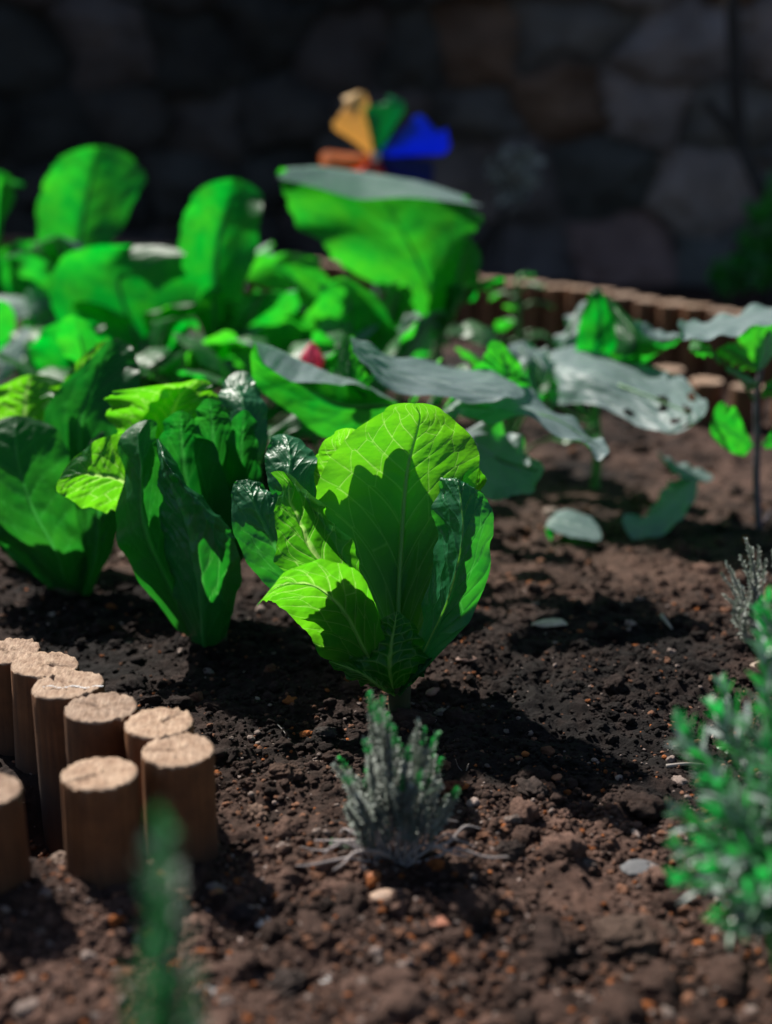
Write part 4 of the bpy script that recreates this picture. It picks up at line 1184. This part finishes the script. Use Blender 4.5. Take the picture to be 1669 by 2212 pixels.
# sapling at the right edge
sb = G(1645, 1150)
sap = empty('broccoli_seedling', (sb[0], sb[1], 0), 'leggy seedling with a bare purplish stem at the right frame edge', 'seedling')
M['purple_stem'] = wood_stem('purple_stem', (.06, .05, .06), (.16, .13, .17), .6)


def rel(p): return p - np.array([sb[0], sb[1], 0])


Ys = sb[1]
tube('stem', [rel(G(1645, 1150)) - [0, 0, .02], rel(PY(1635, 1050, Ys)), rel(PY(1636, 950, Ys)), rel(PY(1634, 870, Ys)), rel(PY(1645, 790, Ys)), rel(PY(1650, 740, Ys))],
     [.005, .0045, .004, .0035, .003, .0022], M['purple_stem'], sap, 10)
tube('twig', [rel(PY(1634, 870, Ys)), rel(PY(1600, 820, Ys)), rel(PY(1560, 780, Ys)), rel(PY(1530, 750, Ys))], [.0022, .0018, .0015, .001], M['green_stem'], sap, 8)
tube('twig', [rel(PY(1650, 1130, Ys)), rel(PY(1680, 1090, Ys)), rel(PY(1720, 1060, Ys))], [.0022, .0018, .0015], M['purple_stem'], sap, 8)
SL = [
    ([[(1628, 960), (1630, 965), (1632, 970)], [(1605, 985), (1600, 950), (1612, 930)], [(1560, 965), (1565, 925), (1590, 885)], [(1535, 935), (1545, 910), (1570, 875)], [(1545, 882)]], 1.62, 0),
    ([[(1645, 960), (1650, 955), (1655, 950)], [(1665, 970), (1680, 940), (1690, 900)], [(1720, 950), (1730, 920), (1730, 880)], [(1760, 900)]], 1.60, 0),
    ([[(1640, 800), (1640, 790), (1645, 780)], [(1600, 740), (1640, 735), (1690, 750)], [(1600, 715), (1650, 705), (1710, 720)], [(1690, 690)]], 1.68, 0),
    (None, 0, 0),
    ([[(1655, 720), (1660, 715), (1665, 710)], [(1640, 745), (1655, 730), (1670, 715)], [(1630, 775), (1650, 765), (1680, 750)], [(1640, 800)]], 1.60, .02),
    ([[(1640, 800), (1635, 795), (1630, 790)], [(1600, 790), (1600, 770), (1605, 750)], [(1570, 775), (1575, 755), (1590, 740)], [(1550, 755)]], 1.6, .04),
    ([[(1560, 790), (1555, 785), (1550, 780)], [(1545, 770), (1530, 755), (1520, 740)], [(1520, 770), (1505, 755), (1500, 735)], [(1490, 755)]], 1.6, .03),
    ([[(1645, 850), (1650, 840), (1655, 830)], [(1650, 860), (1670, 840), (1680, 810)], [(1690, 850), (1700, 825), (1700, 800)], [(1730, 810)]], 1.58, .03),
    ([[(1640, 830), (1635, 825), (1630, 820)], [(1625, 840), (1610, 820), (1600, 800)], [(1600, 820), (1590, 805), (1580, 795)], [(1570, 800)]], 1.6, .02),
    ([[(1480, 730), (1475, 725), (1470, 720)], [(1440, 750), (1430, 735), (1425, 715)], [(1410, 740), (1395, 725), (1400, 700)], [(1370, 700)]], 1.74, .03),
]
BIG = [[(1464, 703, 1.55), (1465, 697, 1.57), (1468, 690, 1.60)], [(1482, 730, 1.51), (1490, 708, 1.58), (1500, 694, 1.66)],
       [(1540, 730, 1.50), (1548, 702, 1.58), (1560, 680, 1.68)], [(1605, 714, 1.50), (1612, 690, 1.58), (1622, 667, 1.68)],
       [(1680, 698, 1.50), (1688, 675, 1.58), (1700, 655, 1.68)], [(1770, 668, 1.58)]]
for i, (r_, Y_, te) in enumerate(SL):
    if r_ is None:
        patch_leaf('leaf', BIG, M['brassica'], sap, 70, 40, seed=163, coords=PY, origin=np.array([sb[0], sb[1], 0]), ruffle=.006, ragged=.03, nsec=7, vwidth=.001)
        continue
    patch_leaf('leaf', rows_from(r_, Y_, te), M['brassica'] if i in (3, 4, 8, 9) else M['green_leaf'], sap, 40, 28, seed=160 + i, coords=PY,
               origin=np.array([sb[0], sb[1], 0]), ruffle=.003, ragged=.05, nsec=6, vwidth=.0012)

# ================================================================== SHRUB AGAINST THE WALL
wb = np.array([.93, 3.45, 0.])
shrub = empty('wall_shrub', wb, 'thin dark shrub climbing in front of the stone wall at the right', 'shrub')


def wrel(x, y, Y): return PY(x, y, Y) - wb


tube('trunk', [np.array([0, 0, -.02]), wrel(1668, 480, 3.45), wrel(1640, 400, 3.45), wrel(1590, 300, 3.5), wrel(1525, 215, 3.5)], [.02, .018, .016, .014, .010], M['bark'], shrub, 10)
tube('branch', [wrel(1600, 320, 3.5), wrel(1590, 200, 3.5), wrel(1585, 60, 3.5), wrel(1570, -150, 3.5)], [.018, .018, .017, .014], M['bark'], shrub, 10)


def leaf_cloud(name, parent, centre, rad, n, size, mat, seed):
    rng = np.random.default_rng(seed)
    VV, FF, off = [], [], 0
    for _ in range(n):
        d = rng.normal(size=3); d /= np.linalg.norm(d); q = centre + d * rad * rng.uniform(.2, 1) ** .5
        a = rng.normal(size=3); a /= np.linalg.norm(a); b = np.cross(a, rng.normal(size=3)); b /= np.linalg.norm(b)
        c = np.cross(a, b); s = size * rng.uniform(.6, 1.3)
        P = [q - a * s, q - a * s * .3 + b * s * .42 + c * s * .1, q + a * s * .4 + b * s * .36, q + a * s, q + a * s * .4 - b * s * .36, q - a * s * .3 - b * s * .42 + c * s * .1]
        VV += P; FF += [[off, off + 1, off + 2, off + 5], [off + 2, off + 3, off + 4, off + 5]]; off += 6
    V = np.array(VV)
    return link_mesh(name, mesh_np(name, V, np.array(FF), [mat], attrs={'vein': np.zeros(len(V))}), parent)


leaf_cloud('foliage', shrub, wrel(1595, 590, 3.3), np.array([.06, .05, .05]), 90, .026, M['green_leaf'], 1)
leaf_cloud('foliage', shrub, wrel(1660, 500, 3.35), np.array([.06, .05, .12]), 110, .028, M['green_leaf'], 2)
tube('branch', [np.array([0, 0, .08]), wrel(1630, 620, 3.35), wrel(1600, 590, 3.3)], [.008, .006, .004], M['bark'], shrub, 8)
wp = np.array([.28, 3.6, 0.])
wd = empty('wall_weed', wp, 'faint green weed growing against the wall right of the pinwheel', 'weed')
tube('stem', [np.array([0, 0, -.01]), PY(1090, 420, 3.6) - wp, PY(1130, 330, 3.62) - wp, PY(1120, 290, 3.62) - wp], [.006, .005, .003, .002], M['bark'], wd, 8)
leaf_cloud('foliage', wd, PY(1110, 380, 3.6) - wp, np.array([.07, .04, .08]), 70, .02, M['herb'], 3)

# ================================================================== PINWHEEL
pwY = 2.62
ph = PY(812, 338, pwY)
pw = empty('pinwheel', (ph[0], pwY, 0), 'rainbow toy pinwheel on a stick, blurred, rising above the central leaves', 'pinwheel')
hub = np.array([0, 0, ph[2]])
vcols = [('vane_green', (.01, .42, .12), 80, .098, 0.84), ('vane_yellow', (.98, .68, .26), 122, .106, 0.89), ('vane_orange', (.9, .24, .02), 196, .092, 0.81),
         ('vane_maroon', (.35, .02, .02), 232, .09, .6), ('vane_red', (.7, .04, .02), 282, .09, .6), ('vane_navy', (.008, .02, .2), 334, .118, 0.81),
         ('vane_blue', (.01, .09, .80), 23, .124, 0.78)]
for i, (nm, c, adeg, Rr, wf) in enumerate(vcols):
    an = R(adeg)
    nu, nv = 26, 18
    U, Vv = np.meshgrid(np.linspace(0, 1, nu), np.linspace(-1, 1, nv), indexing='ij')
    prof = np.where(U < .8, .08 + .42 * (U / .8) ** 1.3, .50 * np.clip(1 - ((U - .8) / .2) ** 3, 0, 1) ** .4)
    wx = Vv * prof * Rr * wf * .84 - .04 * Rr * U ** 2
    ux = U * Rr * (1 - .10 * Vv * U)
    dz = -.012 * np.sin(PI * (Vv + 1) / 2) * np.sin(PI * np.clip(U, 0, 1) * .7) - Vv * .016 * U
    ca, sa = math.cos(an), math.sin(an)
    X = ux * ca - wx * sa; Z = ux * sa + wx * ca
    V1 = np.stack([X, dz, Z], -1).reshape(-1, 3)
    V2 = V1 + [0, .0006, 0]
    n1 = nu * nv
    f = np.vstack([grid_faces(nu, nv), grid_faces(nu, nv, n1)[:, ::-1]])
    o = link_mesh('vane', mesh_np('vane', np.vstack([V1, V2]) + hub + [0, -.006, 0], f, [plastic(nm, c)]), pw)
    o['label'] = nm.split('_')[1] + ' vane'
V, f, cap = tube_np([hub + [0, -.022, 0], hub + [0, -.018, 0], hub + [0, .006, 0], hub + [0, .012, 0]], [.006, .009, .009, .005], 14)
link_mesh('hub', mesh_np('hub', V, [f, cap], [plastic('hub_white', (.6, .6, .62), .1)]), pw)
tube('stick', [np.array([0, .012, -.03]), np.array([0, .012, ph[2] * .5]), hub + [0, .010, .004]], [.004, .004, .004], plastic('stick_white', (.5, .5, .5), .1), pw, 8)

# ================================================================== PINK FLOWER
fb = PY(675, 772, 1.72)
pf = empty('pink_flower', (fb[0], fb[1], 0), 'closed pink flower bud peeking up behind the folded waxy leaf', 'flower')
pk = plastic('pink_petal', (.9, .17, .28), .5)
for i in range(5):
    a = i * 2 * PI / 5 + .3
    rr = []
    for t, w, r in ((0, .004, .004), (.3, .010, .0125), (.6, .0105, .0135), (.85, .006, .009)):
        c = np.array([r * math.cos(a), r * math.sin(a), fb[2] - .022 + .038 * t]); sd = np.array([-math.sin(a), math.cos(a), 0])
        inn = np.array([math.cos(a), math.sin(a), 0]) * .004
        rr.append([tuple(c + sd * w - inn), tuple(c), tuple(c - sd * w - inn)])
    rr.append([(0.002 * math.cos(a), .002 * math.sin(a), fb[2] + .018)])
    patch_leaf('petal', rr, pk, pf, 16, 10, seed=i, coords=None, blister=0, ruffle=0, ragged=0)
tube('stem', [np.array([0, 0, -.02]), np.array([.004, 0, fb[2] * .5]), np.array([0, 0, fb[2] - .02])], [.003, .003, .003], M['green_stem'], pf, 8)

# ================================================================== HERBS (thyme, rosemary)
def sprig_mesh(pts, radii, nleaf, llen, lwid, t0, mats, tipfrac, seed, spread=(.5, 1.1)):
    """one sprig: woody stem with narrow leaves; mats = stem, leaf, tip"""
    rng = np.random.default_rng(seed)
    Vt, f, cap = tube_np(pts, radii, 6, 5)
    VV = [Vt]; F4 = [f]; off = len(Vt); mi4 = [0] * len(f)
    pts = np.asarray(pts, float); n = len(pts)
    for k in range(nleaf):
        t = t0 + (1 - t0) * ((k + rng.uniform(0, 1)) / nleaf); u = np.array([t * (n - 1)])
        c = crom(pts, u)[0]; c2 = crom(pts, np.minimum(u + .05, n - 1))[0]; c1 = crom(pts, np.maximum(u - .05, 0))[0]
        T = c2 - c1; T /= np.linalg.norm(T) + 1e-9
        q = rng.normal(size=3); sd = np.cross(T, q); sd /= np.linalg.norm(sd) + 1e-9
        ang = rng.uniform(*spread) * (1 - .45 * t)
        d = T * math.cos(ang) + sd * math.sin(ang)
        L_ = llen * rng.uniform(.65, 1.2) * (1 - .45 * max(0, t - .8) / .2)
        w = np.cross(d, T); w /= np.linalg.norm(w) + 1e-9; w = w * lwid * rng.uniform(.8, 1.2)
        up = np.cross(w, d); up /= np.linalg.norm(up) + 1e-9
        P = np.array([c, c + d * L_ * .3 + w * .8 + up * lwid * .25, c + d * L_ * .3 - up * 0, c + d * L_ * .3 - w * .8 + up * lwid * .25,
                      c + d * L_ * .72 + w * .75 + up * lwid * .1, c + d * L_ * .72 - up * lwid * .25, c + d * L_ * .72 - w * .75 + up * lwid * .1, c + d * L_ - up * lwid * .6])
        VV.append(P)
        ff = np.array([[0, 1, 2, 2], [0, 2, 3, 3], [1, 4, 5, 2], [2, 5, 6, 3], [4, 7, 5, 5], [5, 7, 6, 6]]) + off
        F4.append(ff); off += 8
        mi4 += [2 if t > 1 - tipfrac and rng.uniform() < .9 else (3 if len(mats) > 3 and rng.uniform() < .5 else 1)] * 6
    V = np.concatenate(VV); Fq = np.concatenate(F4); mi4 = np.array(mi4)
    tri = Fq[:, 2] == Fq[:, 3]
    faces = [Fq[~tri], Fq[tri][:, :3], cap]
    mi = np.concatenate([mi4[~tri], mi4[tri], np.zeros(len(cap), int)])
    return mesh_np('sprig', V, faces, mats, attrs={'vein': np.zeros(len(V))}, midx=mi)


def herb(name, base, label, cat, grp, sprigs, mats, llen, lwid, dens, tipfrac, seed, r0=.0012, t0=.35, spread=(.5, 1.1)):
    base = np.array([base[0], base[1], 0.])
    root = empty(name, base, label, cat, grp)
    for i, pts in enumerate(sprigs):
        pts = [np.asarray(p, float) - base for p in pts]
        Ln = sum(np.linalg.norm(b - a) for a, b in zip(pts[:-1], pts[1:]))
        rad = np.linspace(r0, r0 * .4, len(pts))
        me = sprig_mesh(pts, rad, max(4, int(Ln * dens)), llen, lwid, t0, mats, tipfrac if random.random() < .6 else 0, seed * 100 + i, spread)
        link_mesh('sprig', me, root)
    return root


# central thyme
hbse = G(862, 1872); by = hbse[1]
HM = [M['twig'], M['herb'], M['herb_tip']]
tops = [(800, 1497), (812, 1520), (826, 1512), (838, 1545), (850, 1570), (862, 1600), (790, 1600), (815, 1580), (832, 1600), (905, 1560), (892, 1590), (918, 1575),
        (945, 1585), (935, 1610), (952, 1640), (925, 1640), (905, 1640), (880, 1620), (735, 1640), (725, 1655), (745, 1680), (760, 1700), (790, 1690), (775, 1720),
        (850, 1660), (870, 1680), (822, 1680), (940, 1690), (890, 1700), (965, 1720), (805, 1740), (750, 1740)]
for _ in range(22):
    tx = random.gauss(850, 55); tops.append((tx, random.uniform(1600, 1760) + abs(tx - 850) * .5))
sp = []
for i, (tx, ty) in enumerate(tops):
    yy = by + RNG.uniform(-.025, .03)
    p0 = hbse + [RNG.uniform(-.008, .008), RNG.uniform(-.008, .01), -.003]
    p3 = PY(tx, ty, yy)
    p1 = p0 + (p3 - p0) * .22 + [(p3[0] - p0[0]) * .35, 0, .0]; p2 = p0 + (p3 - p0) * .65 + [(p3[0] - p0[0]) * .12, 0, 0]
    p1 = p1 + RNG.normal(0, .004, 3); p2 = p2 + RNG.normal(0, .003, 3)
    sp.append([p0, p1, p2, p3])
herb('thyme_plant', hbse, 'small grey thyme plant with fresh green tips in front of the front lettuce', 'thyme', 'thyme plants', sp, HM, .0060, .0013, 1900, .12, 5, .0010, .46, (.6, 1.4))
# bare splayed twigs of the thyme
ctr = bpy.data.objects['thyme_plant']
for i, (ex, ey, dY) in enumerate([(700, 1845, .0), (650, 1830, .03), (735, 1800, .02), (1040, 1790, .03), (1010, 1850, 0), (990, 1775, .02), (760, 1850, -.02), (940, 1770, .01), (1100, 1850, .03), (680, 1815, .02), (640, 1870, .0), (1030, 1830, .0), (760, 1780, .01), (720, 1880, -.01), (830, 1780, .02), (905, 1760, .02), (870, 1790, -.01)]):
    p0 = hbse + [0, 0, .002]; p3 = G(ex, ey, .018) if i not in (7, 14, 15, 16, 5) else PY(ex, ey, by + dY)
    co_ = np.array(ctr.location)
    q1, q2, q3 = (p0 + (p3 - p0) * t + RNG.normal(0, .0032, 3) + [0, 0, h_] for t, h_ in ((.3, .006), (.55, .009), (.8, .005)))
    tube('bare_twig', [p0 - co_, q1 - co_, q2 - co_, q3 - co_, p3 - co_], [.0016, .0013, .0011, .0009, .0005], M['twig'], ctr, 6)

# thyme at the right edge
rb = G(1650, 1400)
sp = []
for tx, ty in [(1612, 1165), (1625, 1185), (1640, 1180), (1600, 1200), (1570, 1215), (1560, 1240), (1585, 1250), (1655, 1210), (1670, 1190), (1630, 1250), (1605, 1270), (1680, 1240),
               (1590, 1300), (1640, 1290), (1565, 1285), (1700, 1220), (1715, 1260), (1660, 1300)]:
    yy = rb[1] + RNG.uniform(-.03, .05); p0 = rb + [RNG.uniform(-.015, .02), RNG.uniform(-.015, .02), -.003]; p3 = PY(tx, ty, yy)
    sp.append([p0, p0 + (p3 - p0) * .3 + [(p3[0] - p0[0]) * .3, 0, 0], p0 + (p3 - p0) * .65, p3])
herb('thyme_plant', rb, 'dull grey thyme plant at the right edge behind the rosemary', 'thyme', 'thyme plants', sp, [M['twig'], M['herb'], M['herb']], .006, .0013, 1300, .0, 6, .0011, .25)

# rosemary in the right foreground
RM = [M['green_stem'], M['rosemary'], M['herb_tip'], M['sunlit_needle']]
rbase = np.array([PY(1760, 2000, .74)[0], .74, 0])
sp = []
rt = [(1475, 1570, .78), (1480, 1600, .76), (1500, 1650, .76), (1545, 1530, .80), (1560, 1480, .84), (1620, 1350, .86), (1640, 1320, .86), (1660, 1300, .84), (1600, 1420, .84), (1650, 1400, .82),
      (1470, 1760, .74), (1500, 1730, .74), (1465, 1830, .72), (1480, 1900, .70), (1455, 1935, .70), (1520, 1820, .70), (1540, 1880, .68), (1510, 1960, .68), (1560, 1980, .67),
      (1560, 1700, .72), (1600, 1640, .76), (1620, 1560, .78), (1650, 1500, .80), (1600, 1760, .70), (1640, 1700, .72), (1590, 1850, .68), (1640, 1800, .70), (1620, 1930, .66),
      (1665, 1620, .74), (1680, 1400, .82), (1690, 1550, .76), (1700, 1700, .72), (1580, 1600, .78), (1530, 1680, .74), (1550, 1760, .71), (1500, 1860, .69), (1600, 2000, .66), (1660, 1900, .66)]
rt = [q for k, q in enumerate(rt) if k % 3 != 2]
for tx, ty, Y in rt:
    p3 = PY(tx, ty, Y); p0 = rbase + [RNG.uniform(-.02, .03), RNG.uniform(-.02, .03), -.005]
    m1 = p0 + (p3 - p0) * .35 + [.0, 0, .03]; m2 = p0 + (p3 - p0) * .7 + [0, 0, .02]
    sp.append([p0, m1, m2, p3])
herb('rosemary_bush', rbase, 'rosemary bush with shiny needle leaves, blurred at the right foreground edge', 'rosemary', None, sp, RM, .023, .0024, 290, .12, 7, .0016, .22, (.4, 1.15))

# very near blurred sprig at the bottom left
nb = np.array([PY(335, 2100, .44)[0], .44, 0])
sp = []
for tx, ty in [(345, 1765), (365, 1810), (325, 1835), (340, 1930), (360, 2060), (280, 2110), (420, 2100), (320, 2030)]:
    p3 = PY(tx, ty, .445 + RNG.uniform(-.01, .01)); p0 = nb + [RNG.uniform(-.006, .006), RNG.uniform(-.006, .006), -.003]
    sp.append([p0, p0 + (p3 - p0) * .35, p0 + (p3 - p0) * .7, p3])
herb('herb_sprig', nb, 'single green herb sprig, strongly blurred, close to the lens at the lower left', 'herb', None, sp, [M['green_stem'], M['sprig_leaf'], M['sprig_leaf'], M['herb']], .014, .0020, 190, .5, 8, .0009, .62, (.4, 1.2))

# ================================================================== SMALL WEED AND TWIGS
wq = G(1575, 1650)
weed = empty('weed_seedling', wq * [1, 1, 0], 'tiny yellow green weed seedling in sharp focus left of the rosemary', 'weed')
tube('stem', [np.array([0, 0, -.01]), PY(1576, 1640, wq[1]) - wq, PY(1572, 1620, wq[1]) - wq], [.0007, .0006, .0005], M['green_stem'], weed, 6)
tube('stem', [PY(1600, 1655, wq[1]) - wq, PY(1612, 1620, wq[1]) - wq, PY(1616, 1590, wq[1]) - wq], [.0006, .0005, .0003], M['green_stem'], weed, 6)
for i, (a, el) in enumerate(((2.7, .3), (.3, .5), (1.5, 1.), (4.6, .3))):
    rr = arch_rows(PY(1572, 1620, wq[1]) - wq, a, el, .009, .006, .5, None)
    patch_leaf('leaf', rr, M['green_leaf'], weed, 14, 10, seed=i, coords=None, blister=.0002, ruffle=.0003, ragged=.03, vwidth=.0003)


def twig(pts, r, label, col=None):
    P = [G(x, y, z) for x, y, z in pts]; c = P[0].copy(); c[2] = 0
    o = tube('dry_twig', [p - c for p in P], np.linspace(r, r * .4, len(P)), M['pale_twig'], None, 6)
    o.location = c
    return tag(o, label, 'twig', 'dry bits of plant on the soil')


M['pale_twig'] = wood_stem('pale_twig', (.20, .17, .15), (.38, .34, .31))
twig([(585, 1552, .006), (610, 1575, .010), (632, 1607, .005)], .0007, 'pale curved twig on dark soil left of the thyme tip')
twig([(1008, 1668, .002), (1013, 1650, .012)], .0009, 'short upright straw stub right of the thyme')
twig([(998, 1665, .003), (990, 1655, .008), (985, 1640, .016)], .0004, 'hair thin curled rootlet beside the straw stub')
twig([(1440, 1655, .004), (1490, 1650, .006), (1540, 1655, .004)], .0018, 'long pale dry leaf stalk lying left of the weed seedling')
twig([(1430, 1330, .004), (1452, 1358, .006)], .0028, 'cream wood splinter on the soil left of the grey thyme')
twig([(240, 1375, .004), (255, 1398, .006), (258, 1410, .004)], .0006, 'thin pale rootlet in front of the left lettuce')

# ================================================================== LIGHT, SKY, CAMERA
AZ, EL = R(38), R(46)                                # sun stands behind the bed, to the left
sd = Vector((-math.sin(AZ) * math.cos(EL), math.cos(AZ) * math.cos(EL), math.sin(EL)))
sun = bpy.data.lights.new('sun', 'SUN'); sun.energy = 5.0; sun.angle = R(.9); sun.color = (1, .95, .87)
so = bpy.data.objects.new('sun', sun); COL.objects.link(so)
so.rotation_euler = (-sd).to_track_quat('-Z', 'Y').to_euler(); so.location = sd * 8
w = bpy.data.worlds.new('World'); SC.world = w; w.use_nodes = True
nt = w.node_tree; nt.nodes.clear()
sky = nt.nodes.new('ShaderNodeTexSky'); sky.sky_type = 'NISHITA'; sky.sun_disc = False
sky.sun_elevation = EL; sky.sun_rotation = -AZ
bg = nt.nodes.new('ShaderNodeBackground'); bg.inputs[1].default_value = .05
wo = nt.nodes.new('ShaderNodeOutputWorld')
nt.links.new(sky.outputs[0], bg.inputs[0]); nt.links.new(bg.outputs[0], wo.inputs[0])

cam = bpy.data.cameras.new('camera'); co = bpy.data.objects.new('camera', cam); COL.objects.link(co)
co.location = (0, 0, CAMH); co.rotation_euler = (PI / 2 - PITCH, 0, 0)
cam.sensor_fit = 'VERTICAL'; cam.sensor_height = 36; cam.lens = 36 * F / 2212
cam.clip_start = .02; cam.clip_end = 200
cam.dof.use_dof = True; cam.dof.focus_distance = 1.17; cam.dof.aperture_fstop = cam.lens / 1000 / .0195
SC.camera = co
SC.view_settings.view_transform = 'Standard'; SC.view_settings.look = 'None'
SC.view_settings.exposure = .8; SC.view_settings.gamma = 1
SC.cycles.max_bounces = 10; SC.cycles.transmission_bounces = 8; SC.cycles.diffuse_bounces = 5
SC.cycles.use_denoising = True
SC.cycles.sample_clamp_indirect = 6
